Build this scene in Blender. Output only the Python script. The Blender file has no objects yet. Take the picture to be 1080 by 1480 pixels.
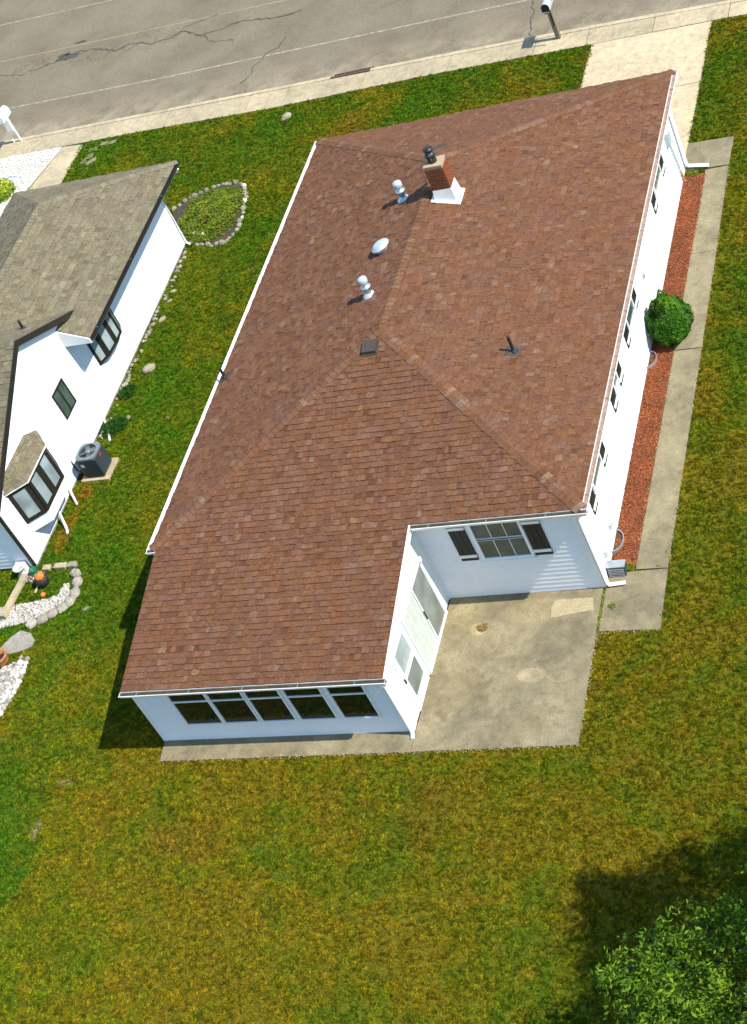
import bpy, math, random
import numpy as np
from mathutils import Vector, Matrix
random.seed(7)
S = bpy.context.scene
COL = S.collection
R = math.radians

# ---------------------------------------------------------------- camera
cd = bpy.data.cameras.new('camera'); cam = bpy.data.objects.new('camera', cd); COL.objects.link(cam)
cam.location = (19.9186, -22.0388, 25.2408)
cam.rotation_euler = (0.8067, 0.3752, 0.2475)
cd.sensor_fit = 'HORIZONTAL'; cd.sensor_width = 36; cd.lens = 85.757
cd.clip_start = .5; cd.clip_end = 2000
S.camera = cam
S.render.resolution_x = 747; S.render.resolution_y = 1024
# ---------------------------------------------------------------- light
SUN = Vector((0.84, -0.075, 1.0)).normalized()
el = math.asin(SUN.z); az = math.atan2(SUN.x, SUN.y)
W = bpy.data.worlds.new('World'); S.world = W; W.use_nodes = True
wn = W.node_tree.nodes; wl = W.node_tree.links
sky = wn.new('ShaderNodeTexSky'); sky.sky_type = 'NISHITA'; sky.sun_disc = False
sky.sun_elevation = el; sky.sun_rotation = az; sky.air_density = 1.6; sky.dust_density = .3; sky.ozone_density = 7.0
wl.new(sky.outputs[0], wn['Background'].inputs[0]); wn['Background'].inputs[1].default_value = 0.15
sl = bpy.data.lights.new('sun', 'SUN'); sl.energy = 4.8; sl.angle = R(.5); sl.color = (1, .95, .85)
so = bpy.data.objects.new('sun', sl); COL.objects.link(so); so.location = (30, 0, 40)
so.rotation_euler = SUN.to_track_quat('Z', 'Y').to_euler()
vs = S.view_settings; vs.view_transform = 'Standard'; vs.look = 'None'; vs.gamma = 1; vs.use_curve_mapping = False
vs.exposure = 0.58

# ---------------------------------------------------------------- helpers
def link(o, parent=None):
    COL.objects.link(o)
    if parent is not None: o.parent = parent
    return o
def tag(o, label=None, cat=None, group=None, kind=None):
    if label: o['label'] = label
    if cat: o['category'] = cat
    if group: o['group'] = group
    if kind: o['kind'] = kind
    return o
def empty(name, loc=(0, 0, 0)):
    o = bpy.data.objects.new(name, None); o.empty_display_size = .2
    o.location = loc; return link(o)
def nrm(v): return Vector(v).normalized()

class MB:
    """collects polygons; build() makes ONE mesh object"""
    def __init__(s): s.v = []; s.f = []; s.t = []; s.sm = []
    def poly(s, pts, tone=.5):
        n = len(s.v); s.v += [tuple(p) for p in pts]; s.f.append(tuple(range(n, n+len(pts)))); s.t.append(tone)
    def box(s, x0, x1, y0, y1, z0, z1, tone=.5, M=None):
        c = [Vector((x, y, z)) for z in (z0, z1) for y in (y0, y1) for x in (x0, x1)]
        if M is not None: c = [M @ p for p in c]
        n = len(s.v); s.v += [tuple(p) for p in c]
        for q in ((0, 2, 3, 1), (4, 5, 7, 6), (0, 1, 5, 4), (2, 6, 7, 3), (0, 4, 6, 2), (1, 3, 7, 5)):
            s.f.append(tuple(n+i for i in q)); s.t.append(tone)
        return s
    def prism(s, pts, z0, z1, tone=.5):
        b = [(p[0], p[1], z0) for p in pts]; t = [(p[0], p[1], z1) for p in pts]
        a = sum(pts[i][0]*pts[(i+1) % len(pts)][1]-pts[(i+1) % len(pts)][0]*pts[i][1] for i in range(len(pts)))
        if a < 0: b.reverse(); t.reverse()
        s.poly(t, tone); s.poly(b[::-1], tone); n = len(b)
        for i in range(n): s.poly([b[i], b[(i+1) % n], t[(i+1) % n], t[i]], tone)
        return s
    def hull_prism(s, a, b, tone=.5):
        """closed solid between two equal loops a,b (3D)"""
        n = len(a); s.poly(a[::-1], tone); s.poly(b, tone)
        for i in range(n): s.poly([a[i], a[(i+1) % n], b[(i+1) % n], b[i]], tone)
        return s
    def tube(s, path, r, seg=10, cap=True, tone=.5):
        path = [Vector(p) for p in path]; rings = []
        rr = r if isinstance(r, (list, tuple)) else [r]*len(path)
        up = Vector((0, 0, 1))
        for i, p in enumerate(path):
            d = (path[min(i+1, len(path)-1)]-path[max(i-1, 0)]).normalized()
            a = d.cross(up if abs(d.z) < .95 else Vector((1, 0, 0))).normalized(); b = d.cross(a)
            rings.append([p+(a*math.cos(2*math.pi*k/seg)+b*math.sin(2*math.pi*k/seg))*rr[i] for k in range(seg)])
        n = len(s.v)
        for rg in rings: s.v += [tuple(p) for p in rg]
        for i in range(len(rings)-1):
            for k in range(seg):
                k2 = (k+1) % seg
                s.f.append((n+i*seg+k, n+i*seg+k2, n+(i+1)*seg+k2, n+(i+1)*seg+k)); s.t.append(tone)
        if cap:
            s.f.append(tuple(n+k for k in range(seg))[::-1]); s.t.append(tone)
            s.f.append(tuple(n+(len(rings)-1)*seg+k for k in range(seg))); s.t.append(tone)
        return s
    def lathe(s, c, prof, seg=20, tone=.5, M=None):
        c = Vector(c); n = len(s.v)
        for r, z in prof:
            for k in range(seg):
                p = Vector((r*math.cos(2*math.pi*k/seg), r*math.sin(2*math.pi*k/seg), z))
                if M is not None: p = M @ p
                s.v.append(tuple(c+p))
        for i in range(len(prof)-1):
            for k in range(seg):
                k2 = (k+1) % seg
                s.f.append((n+i*seg+k, n+i*seg+k2, n+(i+1)*seg+k2, n+(i+1)*seg+k)); s.t.append(tone)
        if prof[-1][0] > 1e-4: s.f.append(tuple(n+(len(prof)-1)*seg+k for k in range(seg))); s.t.append(tone)
        if prof[0][0] > 1e-4: s.f.append(tuple(n+k for k in range(seg))[::-1]); s.t.append(tone)
        return s
    def build(s, name, mat, parent=None, smooth=False, bevel=0, origin=None):
        me = bpy.data.meshes.new(name)
        v = s.v
        o = bpy.data.objects.new(name, me)
        if origin is not None:
            v = [(p[0]-origin[0], p[1]-origin[1], p[2]-origin[2]) for p in v]; o.location = origin
        me.from_pydata(v, [], s.f)
        a = me.attributes.new('tone', 'FLOAT', 'FACE'); a.data.foreach_set('value', s.t)
        if mat: me.materials.append(mat)
        if smooth: me.polygons.foreach_set('use_smooth', [True]*len(s.f))
        me.update()
        if bevel:
            b = o.modifiers.new('bevel', 'BEVEL'); b.width = bevel; b.segments = 2; b.limit_method = 'ANGLE'
        return link(o, parent)

# ---------------------------------------------------------------- materials
def rgb(r, g, b):
    f = lambda c: (c/255/12.92 if c/255 <= .04045 else ((c/255+.055)/1.055)**2.4)
    return (f(r), f(g), f(b), 1)
class NT:
    def __init__(s, name):
        s.m = bpy.data.materials.new(name); s.m.use_nodes = True; s.t = s.m.node_tree
        s.b = s.t.nodes['Principled BSDF']; s._p = None
    def n(s, typ, **kw):
        o = s.t.nodes.new(typ)
        for k, v in kw.items(): setattr(o, k, v)
        return o
    def l(s, a, b): s.t.links.new(a, b)
    @property
    def pos(s):
        if s._p is None: s._p = s.n('ShaderNodeNewGeometry').outputs['Position']
        return s._p
    def noise(s, scale, detail=3, rough=.55, vec=None, dist=0):
        o = s.n('ShaderNodeTexNoise'); o.inputs['Scale'].default_value = scale; o.inputs['Detail'].default_value = detail
        o.inputs['Roughness'].default_value = rough; o.inputs['Distortion'].default_value = dist
        s.l(vec or s.pos, o.inputs['Vector']); return o.outputs[0]
    def ramp(s, fac, stops, interp='LINEAR'):
        o = s.n('ShaderNodeValToRGB'); e = o.color_ramp.elements; o.color_ramp.interpolation = interp
        while len(e) < len(stops): e.new(.5)
        for k, (p, c) in enumerate(stops):
            e[k].position = p; e[k].color = c if len(c) == 4 else (*c, 1)
        s.l(fac, o.inputs[0]); return o.outputs[0]
    def mix(s, fac, a, b, mode='MIX'):
        o = s.n('ShaderNodeMix', data_type='RGBA', blend_type=mode)
        for i, x in ((0, fac), (6, a), (7, b)):
            if isinstance(x, (float, int)): o.inputs[i].default_value = x
            elif isinstance(x, tuple): o.inputs[i].default_value = x
            else: s.l(x, o.inputs[i])
        return o.outputs[2]
    def math(s, op, a, b=0, clamp=False):
        o = s.n('ShaderNodeMath', operation=op, use_clamp=clamp)
        for i, x in enumerate((a, b)):
            if isinstance(x, (float, int)): o.inputs[i].default_value = x
            else: s.l(x, o.inputs[i])
        return o.outputs[0]
    def attr(s, name): return s.n('ShaderNodeAttribute', attribute_name=name).outputs['Fac']
    def col(s, c): 
        if isinstance(c, tuple): s.b.inputs['Base Color'].default_value = c
        else: s.l(c, s.b.inputs['Base Color'])
    def bump(s, h, strength=.3, dist=.01):
        o = s.n('ShaderNodeBump'); o.inputs['Strength'].default_value = strength; o.inputs['Distance'].default_value = dist
        s.l(h, o.inputs['Height']); s.l(o.outputs[0], s.b.inputs['Normal'])
    def rough(s, v): s.b.inputs['Roughness'].default_value = v; return s
    def metal(s, v): s.b.inputs['Metallic'].default_value = v; return s

def simple(name, c, rough=.6, metal=0, var=.12, scale=6, spec=.5, bump=.15):
    m = NT(name); m.rough(rough); m.metal(metal); m.b.inputs['Specular IOR Level'].default_value = spec
    n = m.noise(scale, 4, .6); lo = tuple(x*(1-var) for x in c[:3])+(1,); hi = tuple(min(1, x*(1+var)) for x in c[:3])+(1,)
    m.col(m.ramp(n, [(.3, lo), (.7, hi)])); m.bump(m.noise(scale*12, 3), bump, .004)
    return m.m

def shingle_mat(name, cols, stain, hues=((1.08, 1.0, .80), (.96, 1.0, 1.14))):
    m = NT(name); m.rough(.92); m.b.inputs['Specular IOR Level'].default_value = .2
    t = m.attr('tone')
    n = len(cols)
    c = m.ramp(t, [(i/(n-1), cols[i]) for i in range(n)])
    gr = m.noise(160, 2, .7); c = m.mix(1.0, c, m.ramp(gr, [(.25, (.55, .55, .55)), (.5, (.98, .98, .98)), (.75, (1.5, 1.45, 1.4))]), 'MULTIPLY')
    md = m.noise(17, 5, .75); c = m.mix(1.0, c, m.ramp(md, [(.3, (.62, .62, .62)), (.5, (1, 1, 1)), (.7, (1.42, 1.36, 1.30))]), 'MULTIPLY')
    pn = m.noise(2.3, 5, .7, None, .5); c = m.mix(1.0, c, m.ramp(pn, [(.36, hues[0]), (.5, (1, 1, 1)), (.64, hues[1])]), 'MULTIPLY')
    big = m.noise(.7, 4, .6); c = m.mix(m.ramp(big, [(.42, (0, 0, 0)), (.72, (.55, .55, .55))]), c, m.mix(1.0, c, stain, 'MULTIPLY'))
    m.col(c); m.bump(gr, .5, .004)
    return m.m
M = {}
M['shingle'] = shingle_mat('red_brown_shingle', [(.092, .039, .020, 1), (.118, .051, .026, 1), (.134, .060, .031, 1), (.148, .068, .036, 1), (.164, .084, .048, 1), (.188, .114, .072, 1)], (.92, .98, .95, 1))
M['tan_shingle'] = shingle_mat('tan_shingle', [(.10, .084, .050, 1), (.130, .110, .068, 1), (.155, .133, .084, 1), (.178, .154, .098, 1), (.215, .187, .124, 1)], (.95, .95, .93, 1), ((1.03, 1, .97), (.98, 1, 1.03)))
def siding_mat():
    m = NT('white_vinyl_siding'); m.rough(.45)
    n = m.noise(1.3, 4, .6); c = m.ramp(n, [(.3, (.72, .75, .78)), (.7, (.80, .82, .83))])
    d = m.noise(9, 5, .7); c = m.mix(1.0, c, m.ramp(d, [(.25, (.93, .93, .92)), (.5, (1, 1, 1))]), 'MULTIPLY')
    m.col(c); return m.m
M['siding'] = siding_mat()
M['white_metal'] = simple('white_painted_metal', (.78, .78, .76, 1), .4, 0, .05, 5, bump=.03)
M['gutter'] = simple('gutter_white', (.76, .74, .70, 1), .45, 0, .1, 4, bump=.05)
M['vinyl'] = simple('window_vinyl', (.78, .80, .80, 1), .4, 0, .04, 5, bump=.02)
M['dark_frame'] = simple('dark_bronze_frame', (.020, .018, .013, 1), .4, 0, .2, 8, bump=.05)
M['shutter'] = simple('dark_green_shutter', (.006, .009, .005, 1), .55, 0, .3, 8)
M['galv'] = simple('galvanised_steel', (.50, .54, .57, 1), .42, .75, .15, 9, bump=.1)
M['galv_white'] = simple('pale_sheet_metal', (.50, .54, .57, 1), .4, .25, .1, 9, bump=.1)
M['black'] = simple('black_rubber', (.02, .018, .016, 1), .7, 0, .3, 10)
M['dark_metal'] = simple('dark_metal', (.035, .037, .036, 1), .45, .5, .3, 10)
M['brown_metal'] = simple('brown_vent_metal', (.055, .042, .030, 1), .6, 0, .25, 10)
M['brick'] = simple('chimney_brick', (.19, .048, .012, 1), .85, 0, .35, 18, bump=.4)
M['mortar'] = simple('mortar', (.38, .28, .17, 1), .95, 0, .2, 15, bump=.4)
M['ac_grey'] = simple('condenser_grey', (.045, .062, .062, 1), .5, .3, .15, 8)
M['ac_top'] = simple('condenser_top', (.17, .21, .23, 1), .45, .3, .15, 8)
M['wood'] = simple('weathered_wood', (.17, .14, .10, 1), .85, 0, .3, 14, bump=.5)
M['bark'] = simple('bark', (.055, .042, .025, 1), .9, 0, .35, 12, bump=.8)
M['orange'] = simple('orange_pumpkin', (.62, .15, .02, 1), .55, 0, .25, 12)
M['terracotta'] = simple('terracotta', (.38, .15, .05, 1), .8, 0, .3, 12)
M['red'] = simple('red_label', (.45, .03, .02, 1), .5, 0, .1, 12)
M['green_glaze'] = simple('green_glaze', (.02, .16, .08, 1), .25, 0, .2, 9)
M['rust_pipe'] = simple('rust_pipe', (.45, .17, .10, 1), .7, 0, .3, 20)
M['rust_iron'] = simple('rusty_iron', (.10, .045, .022, 1), .8, 0, .4, 14)
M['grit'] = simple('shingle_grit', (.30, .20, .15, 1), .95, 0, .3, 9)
M['deadleaf'] = simple('dead_leaf', (.20, .115, .03, 1), .9, 0, .4, 20)
M['soil'] = simple('soil_and_gutter_shade', (.05, .038, .018, 1), .95, 0, .4, 6, bump=1)  # bed and joint soil, also the painted shade inside the near gutters

def glass_mat(name, c, rough=.06, spec=.8):
    m = NT(name); m.rough(rough); m.b.inputs['Specular IOR Level'].default_value = spec
    n = m.noise(1.7, 3, .5); m.col(m.ramp(n, [(.35, tuple(x*.7 for x in c[:3])), (.65, tuple(x*1.3 for x in c[:3]))]))
    return m.m
M['glass_dark'] = glass_mat('dark_window_glass', (.006, .013, .006), .06, .35)
M['glass_green'] = glass_mat('green_grey_window_glass', (.06, .085, .07))
M['glass_pale'] = glass_mat('pale_curtained_glass', (.26, .31, .31), .12, .5)
M['blind'] = simple('pale_green_blind', (.46, .50, .44, 1), .6, 0, .08, 5)
M['screen'] = glass_mat('grey_door_screen', (.17, .19, .17), .3, .3)

def concrete(name, base, dark, warm, stain=.5, seed=0, spots=()):
    m = NT(name); m.rough(.9); m.b.inputs['Specular IOR Level'].default_value = .25
    mp = m.n('ShaderNodeVectorMath', operation='ADD'); m.l(m.pos, mp.inputs[0]); mp.inputs[1].default_value = (seed*13.1, seed*7.7, 0)
    v = mp.outputs[0]
    a = m.noise(.9, 6, .65, v, .3); c = m.ramp(a, [(.34, dark), (.5, base), (.68, warm)])
    b = m.noise(5, 6, .75, v); c = m.mix(1.0, c, m.ramp(b, [(.28, (.68, .68, .66)), (.5, (1, 1, 1)), (.75, (1.22, 1.2, 1.16))]), 'MULTIPLY')
    b2 = m.noise(26, 4, .8, v); c = m.mix(1.0, c, m.ramp(b2, [(.28, (.72, .71, .70)), (.5, (1, 1, 1)), (.72, (1.28, 1.26, 1.22))]), 'MULTIPLY')
    g = m.noise(90, 3, .7, v); c = m.mix(1.0, c, m.ramp(g, [(.25, (.72, .72, .72)), (.5, (1, 1, 1)), (.78, (1.25, 1.25, 1.22))]), 'MULTIPLY')
    t = m.attr('tone'); c = m.mix(1.0, c, m.ramp(t, [(0, (.8, .8, .8)), (1, (1.2, 1.2, 1.2))]), 'MULTIPLY')
    for (sx, sy, rx, ry, colr, amt) in spots:
        sp = m.n('ShaderNodeSeparateXYZ'); m.l(m.pos, sp.inputs[0])
        dx = m.math('MULTIPLY', m.math('SUBTRACT', sp.outputs[0], sx), 1/rx); dy = m.math('MULTIPLY', m.math('SUBTRACT', sp.outputs[1], sy), 1/ry)
        d2 = m.math('ADD', m.math('ADD', m.math('MULTIPLY', dx, dx), m.math('MULTIPLY', dy, dy)), m.math('MULTIPLY', m.math('SUBTRACT', m.noise(5, 5, .7), .5), 2.6))
        c = m.mix(m.math('MULTIPLY', m.ramp(d2, [(.75, (1, 1, 1)), (1.0, (0, 0, 0))]), amt), c, m.mix(1.0, c, colr, 'MULTIPLY'))
    m.col(c); m.bump(g, .35, .004); return m.m
M['patio'] = concrete('weathered_patio_concrete', (.215, .178, .105, 1), (.155, .131, .080, 1), (.295, .245, .145, 1), spots=[(7.95, -1.86, .30, .20, (1.5, 1.45, 1.45, 1), .9), (8.55, -1.93, .32, .14, (1.4, 1.38, 1.35, 1), .7), (6.62, -.62, .20, .18, (1.6, 1.5, 1.3, 1), .8), (7.9, -.25, .9, .35, (1.25, 1.22, 1.15, 1), .8), (6.3, -2.2, .9, .6, (.82, .80, .76, 1), .8), (8.0, -3.0, .8, .5, (.85, .83, .8, 1), .7), (6.1, -.2, .5, .5, (1.25, 1.2, 1.1, 1), .6)])
M['walk'] = concrete('grey_walk_concrete', (.225, .188, .112, 1), (.165, .14, .085, 1), (.275, .23, .138, 1), seed=2)
M['pave'] = concrete('pavement_concrete', (.40, .325, .205, 1), (.33, .265, .17, 1), (.46, .37, .235, 1), seed=3)
M['drive'] = concrete('driveway_concrete', (.50, .40, .25, 1), (.45, .36, .225, 1), (.55, .44, .28, 1), seed=4)
M['patch'] = concrete('repair_mortar', (.36, .30, .175, 1), (.32, .265, .155, 1), (.40, .335, .20, 1), seed=5)
M['patch_grey'] = concrete('pale_stain', (.33, .28, .17, 1), (.30, .26, .16, 1), (.37, .32, .20, 1), seed=6)
M['stone'] = concrete('field_stone', (.23, .20, .145, 1), (.16, .135, .09, 1), (.32, .28, .20, 1), seed=7)
M['white_stone'] = simple('white_marble_chip', (.52, .49, .43, 1), .8, 0, .2, 9, bump=.3)
M['paver'] = concrete('grey_paver', (.30, .27, .22, 1), (.24, .21, .17, 1), (.37, .33, .27, 1), seed=8)

def asphalt():
    m = NT('worn_asphalt'); m.rough(.9); m.b.inputs['Specular IOR Level'].default_value = .3
    a = m.noise(.5, 6, .65, None, .4); c = m.ramp(a, [(.32, (.140, .113, .072)), (.5, (.172, .141, .092)), (.7, (.198, .164, .109))])
    g = m.noise(55, 3, .8); c = m.mix(1.0, c, m.ramp(g, [(.28, (.5, .5, .5)), (.5, (1, 1, 1)), (.72, (1.6, 1.56, 1.48))]), 'MULTIPLY')
    g2 = m.noise(17, 4, .8); c = m.mix(1.0, c, m.ramp(g2, [(.28, (.75, .75, .75)), (.5, (1, 1, 1)), (.72, (1.28, 1.27, 1.24))]), 'MULTIPLY')
    # pale sand washed along the kerb (y about 21.6 to 23)
    sp = m.n('ShaderNodeSeparateXYZ'); m.l(m.pos, sp.inputs[0])
    yk = m.math('ADD', sp.outputs[1], m.math('MULTIPLY', sp.outputs[0], .03))
    f = m.math('MULTIPLY', m.math('SUBTRACT', 23.0, yk), .75, True); f = m.math('MULTIPLY', f, m.ramp(m.noise(1.4, 5, .7), [(.4, (0, 0, 0)), (.7, (1, 1, 1))]))
    c = m.mix(f, c, (.33, .27, .18, 1))
    # hairline alligator cracking, in patches
    v = m.n('ShaderNodeTexVoronoi', feature='DISTANCE_TO_EDGE'); v.inputs['Scale'].default_value = 1.5
    ad = m.n('ShaderNodeVectorMath', operation='ADD'); m.l(m.pos, ad.inputs[0])
    nz = m.n('ShaderNodeTexNoise'); nz.inputs['Scale'].default_value = 2.2; nz.inputs['Detail'].default_value = 5; m.l(m.pos, nz.inputs['Vector'])
    sc = m.n('ShaderNodeVectorMath', operation='SCALE'); m.l(nz.outputs[1], sc.inputs[0]); sc.inputs['Scale'].default_value = .9
    m.l(sc.outputs[0], ad.inputs[1]); m.l(ad.outputs[0], v.inputs['Vector'])
    cr = m.ramp(v.outputs[0], [(0, (1, 1, 1)), (.035, (0, 0, 0))]); 
    yb = m.math('SUBTRACT', 1.0, m.math('MULTIPLY', m.math('ABSOLUTE', m.math('SUBTRACT', yk, 26.2)), .55), True)
    pt = m.ramp(m.noise(.55, 4, .6), [(.46, (0, 0, 0)), (.6, (1, 1, 1))])
    c = m.mix(m.math('MULTIPLY', m.math('MULTIPLY', cr, pt), m.math('MULTIPLY', yb, .75)), c, (.045, .038, .028, 1))
    m.col(c); m.bump(g, .5, .006); return m.m
M['asphalt'] = asphalt()
M['crack'] = simple('crack_dark', (.07, .06, .045, 1), .95, 0, .4, 12)
M['tar'] = simple('oil_stain', (.060, .055, .042, 1), .8, 0, .4, 7)
def paint(name, c):
    m = NT(name); m.rough(.8)
    n = m.noise(7, 5, .75); m.col(m.ramp(n, [(.40, (.18, .16, .12)), (.6, c)])); return m.m
M['line_white'] = paint('worn_white_line', (.36, .32, .24)); M['line_yellow'] = paint('worn_yellow_line', (.33, .235, .10))

def mulch_mat():
    m = NT('red_mulch'); m.rough(.95)
    a = m.noise(34, 4, .75); c = m.ramp(a, [(.28, (.07, .016, .003)), (.48, (.21, .045, .009)), (.72, (.42, .17, .06))])
    b = m.noise(2.2, 4, .6); c = m.mix(1.0, c, m.ramp(b, [(.3, (.72, .74, .74)), (.7, (1.2, 1.15, 1.1))]), 'MULTIPLY')
    t = m.attr('tone'); c = m.mix(1.0, c, m.ramp(t, [(0, (.55, .5, .5)), (1, (1.5, 1.6, 1.7))]), 'MULTIPLY')
    m.col(c); m.bump(a, 1, .02); return m.m
M['mulch'] = mulch_mat()

def grass_group():
    g = bpy.data.node_groups.new('grass_colour', 'ShaderNodeTree')
    g.interface.new_socket('Color', in_out='OUTPUT', socket_type='NodeSocketColor')
    m = NT.__new__(NT); m.t = g; m._p = None
    out = g.nodes.new('NodeGroupOutput')
    sp = m.n('ShaderNodeSeparateXYZ'); m.l(m.pos, sp.inputs[0]); x, y = sp.outputs[0], sp.outputs[1]
    # how well watered the turf is: lush between the houses and by the street, dry behind
    side = m.math('MULTIPLY', m.math('SUBTRACT', 0.2, x), .30, True)            # 1 for x < -3
    front = m.math('MULTIPLY', m.math('SUBTRACT', y, 13.0), .4, True)
    right = m.math('MULTIPLY', m.math('SUBTRACT', x, 9.6), .6, True)
    rb = m.math('MULTIPLY', right, m.math('MULTIPLY', m.math('ADD', y, 5.0), .07, True))
    lush = m.math('MAXIMUM', m.math('MAXIMUM', side, m.math('MULTIPLY', front, .8)), m.math('MULTIPLY', rb, .70))
    lush = m.math('ADD', m.math('MULTIPLY', lush, .44), .10)
    big = m.noise(.42, 5, .62, None, .6); mid = m.noise(2.6, 4, .65); fine = m.noise(13, 3, .7)
    f = m.math('ADD', lush, m.math('MULTIPLY', m.math('SUBTRACT', big, .5), 2.3))
    f = m.math('ADD', f, m.math('MULTIPLY', m.math('SUBTRACT', mid, .5), 1.3))
    f = m.math('ADD', f, m.math('MULTIPLY', m.math('SUBTRACT', fine, .5), .9), True)
    c = m.ramp(f, [(0, (.195, .155, .006)), (.18, (.160, .162, .004)), (.4, (.118, .150, .004)), (.64, (.080, .142, .003)), (1, (.058, .150, .003))])
    br = m.noise(.9, 5, .7, None, 1.0); c = m.mix(m.ramp(br, [(.60, (0, 0, 0)), (.76, (.5, .5, .5))]), c, (.19, .115, .012, 1))
    wob = m.math('MULTIPLY', m.math('SUBTRACT', m.noise(2.5, 5, .75), .5), 3.4)
    for (sx, sy, rx, ry, cc, am) in ((-2.0, -4.05, .20, .10, (.26, .21, .08, 1), .7), (-2.22, -5.2, .12, .30, (.27, .22, .09, 1), .7), (-4.9, 4.55, .30, .28, (.26, .13, .012, 1), .8), (-4.95, 3.3, .25, .8, (.24, .14, .010, 1), .75), (-1.3, 18.6, .8, .8, (.22, .13, .012, 1), .55), (1.4, -5.5, 1.2, .5, (.20, .12, .012, 1), .5), (6.4, -5.0, .7, .9, (.20, .12, .012, 1), .4), (-2.95, -5.1, .5, .55, (.07, .15, .005, 1), .35), (-3.6, -1.0, .5, 1.5, (.06, .16, .004, 1), .4), (11.2, 3.0, .5, 2.0, (.16, .14, .008, 1), .5)):
        dx = m.math('MULTIPLY', m.math('SUBTRACT', x, sx), 1/rx); dy = m.math('MULTIPLY', m.math('SUBTRACT', y, sy), 1/ry)
        d2 = m.math('ADD', m.math('ADD', m.math('MULTIPLY', dx, dx), m.math('MULTIPLY', dy, dy)), wob)
        c = m.mix(m.math('MULTIPLY', m.ramp(d2, [(.3, (1, 1, 1)), (1.0, (0, 0, 0))]), am), c, cc)
    cl = m.noise(8, 4, .75, None, .5); c = m.mix(1.0, c, m.ramp(cl, [(.32, (.55, .6, .6)), (.5, (1, 1, 1)), (.68, (1.45, 1.38, 1.2))]), 'MULTIPLY')
    hi = m.noise(28, 3, .8); c = m.mix(1.0, c, m.ramp(hi, [(.28, (.35, .38, .4)), (.5, (.95, .95, .95)), (.72, (1.9, 1.75, 1.6))]), 'MULTIPLY')
    m.l(c, out.inputs[0]); return g
GG = grass_group()
def grass_mat(name, gain, hue=0):
    m = NT(name); m.rough(.85); m.b.inputs['Specular IOR Level'].default_value = .15
    g = m.n('ShaderNodeGroup'); g.node_tree = GG
    c = m.mix(1.0, g.outputs[0], gain, 'MULTIPLY')
    m.col(c); return m
gm = grass_mat('turf_ground', (.72, .72, .72, 1)); gm.bump(gm.noise(40, 3, .8), 1.0, .03); M['turf'] = gm.m
gm = grass_mat('grass_blade', (1.3, 1.3, 1.3, 1))
oi = gm.n('ShaderNodeObjectInfo')
c_ = gm.mix(1.0, gm.b.inputs['Base Color'].links[0].from_socket, gm.ramp(oi.outputs['Random'], [(0, (.35, .45, .35)), (.5, (1, 1, 1)), (1, (1.7, 1.6, 1.3))]), 'MULTIPLY')
gm.col(c_); M['blade'] = gm.m

def leaf_mat(name, stops, transl=.25):
    m = NT(name); m.rough(.6); m.b.inputs['Specular IOR Level'].default_value = .15
    t = m.attr('tone'); c = m.ramp(t, stops); m.col(c)
    tr = m.n('ShaderNodeBsdfTranslucent'); m.l(m.mix(1.0, c, (1.5, 1.6, .6, 1), 'MULTIPLY'), tr.inputs[0])
    mx = m.n('ShaderNodeMixShader'); mx.inputs[0].default_value = transl
    m.l(m.b.outputs[0], mx.inputs[1]); m.l(tr.outputs[0], mx.inputs[2])
    m.l(mx.outputs[0], m.t.nodes['Material Output'].inputs[0]); return m.m
M['leaf'] = leaf_mat('tree_leaf', [(0, (.022, .060, .003)), (.45, (.075, .165, .007)), (1, (.24, .33, .02))])
M['bushleaf'] = leaf_mat('bush_leaf', [(0, (.008, .040, .002)), (.5, (.034, .115, .004)), (1, (.10, .22, .008))], .15)
M['bedleaf'] = leaf_mat('bed_leaf', [(0, (.05, .10, .006)), (.5, (.12, .18, .010)), (1, (.26, .27, .02))])
M['yellowleaf'] = leaf_mat('yellow_leaf', [(0, (.05, .12, .01)), (.5, (.20, .30, .02)), (1, (.5, .5, .04))])

# ---------------------------------------------------------------- ground, street, pavement
def kb(x): return float(np.interp(x, [-60, -15.14, -9.7, -4.6, 0, 5.4, 9.4, 60], [23.2, 21.83, 21.70, 21.56, 21.47, 21.27, 21.06, 18.5]))
def bk(x): return float(np.interp(x, [-60, -13, -9.3, -4.3, .24, 5.5, 9.4, 60], [22.0, 20.80, 20.71, 20.46, 20.50, 20.33, 20.25, 17.7]))
xs = [-60, -40, -25, -20, -15.14, -9.7, -4.6, 0, 5.4, 9.4, 20, 40, 60]
b = MB()
b.poly([(-400, -400, 0), (400, -400, 0), (400, 10, 0), (-400, 10, 0)])
for a, c in zip(xs[:-1], xs[1:]): b.poly([(a, 10, 0), (c, 10, 0), (c, bk(c)+.02, 0), (a, bk(a)+.02, 0)])
b.poly([(-400, 10, 0), (-60, 10, 0), (-60, bk(-60)+.02, 0), (-400, 33, 0)]); b.poly([(60, 10, 0), (400, 10, 0), (400, 8, 0), (60, bk(60)+.02, 0)])
b.poly([(-400, 44, -.02), (60, 31.5, -.02), (400, 20, -.02), (400, 500, -.02), (-400, 500, -.02)])
tag(b.build('lawn', M['turf']), kind='structure')
RZ = -.12
b = MB()
for a, c in zip(xs[:-1], xs[1:]):
    b.poly([(a, kb(a)+.0, RZ), (c, kb(c)+.0, RZ), (c, kb(c)+11.5, RZ), (a, kb(a)+11.5, RZ)])
b.poly([(-400, 33, RZ), (-60, kb(-60), RZ), (-60, kb(-60)+11.5, RZ), (-400, 44.5, RZ)])
b.poly([(60, kb(60), RZ), (400, 8.1, RZ), (400, 19.6, RZ), (60, kb(60)+11.5, RZ)])
street = tag(b.build('street', M['asphalt']), kind='structure')
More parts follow.
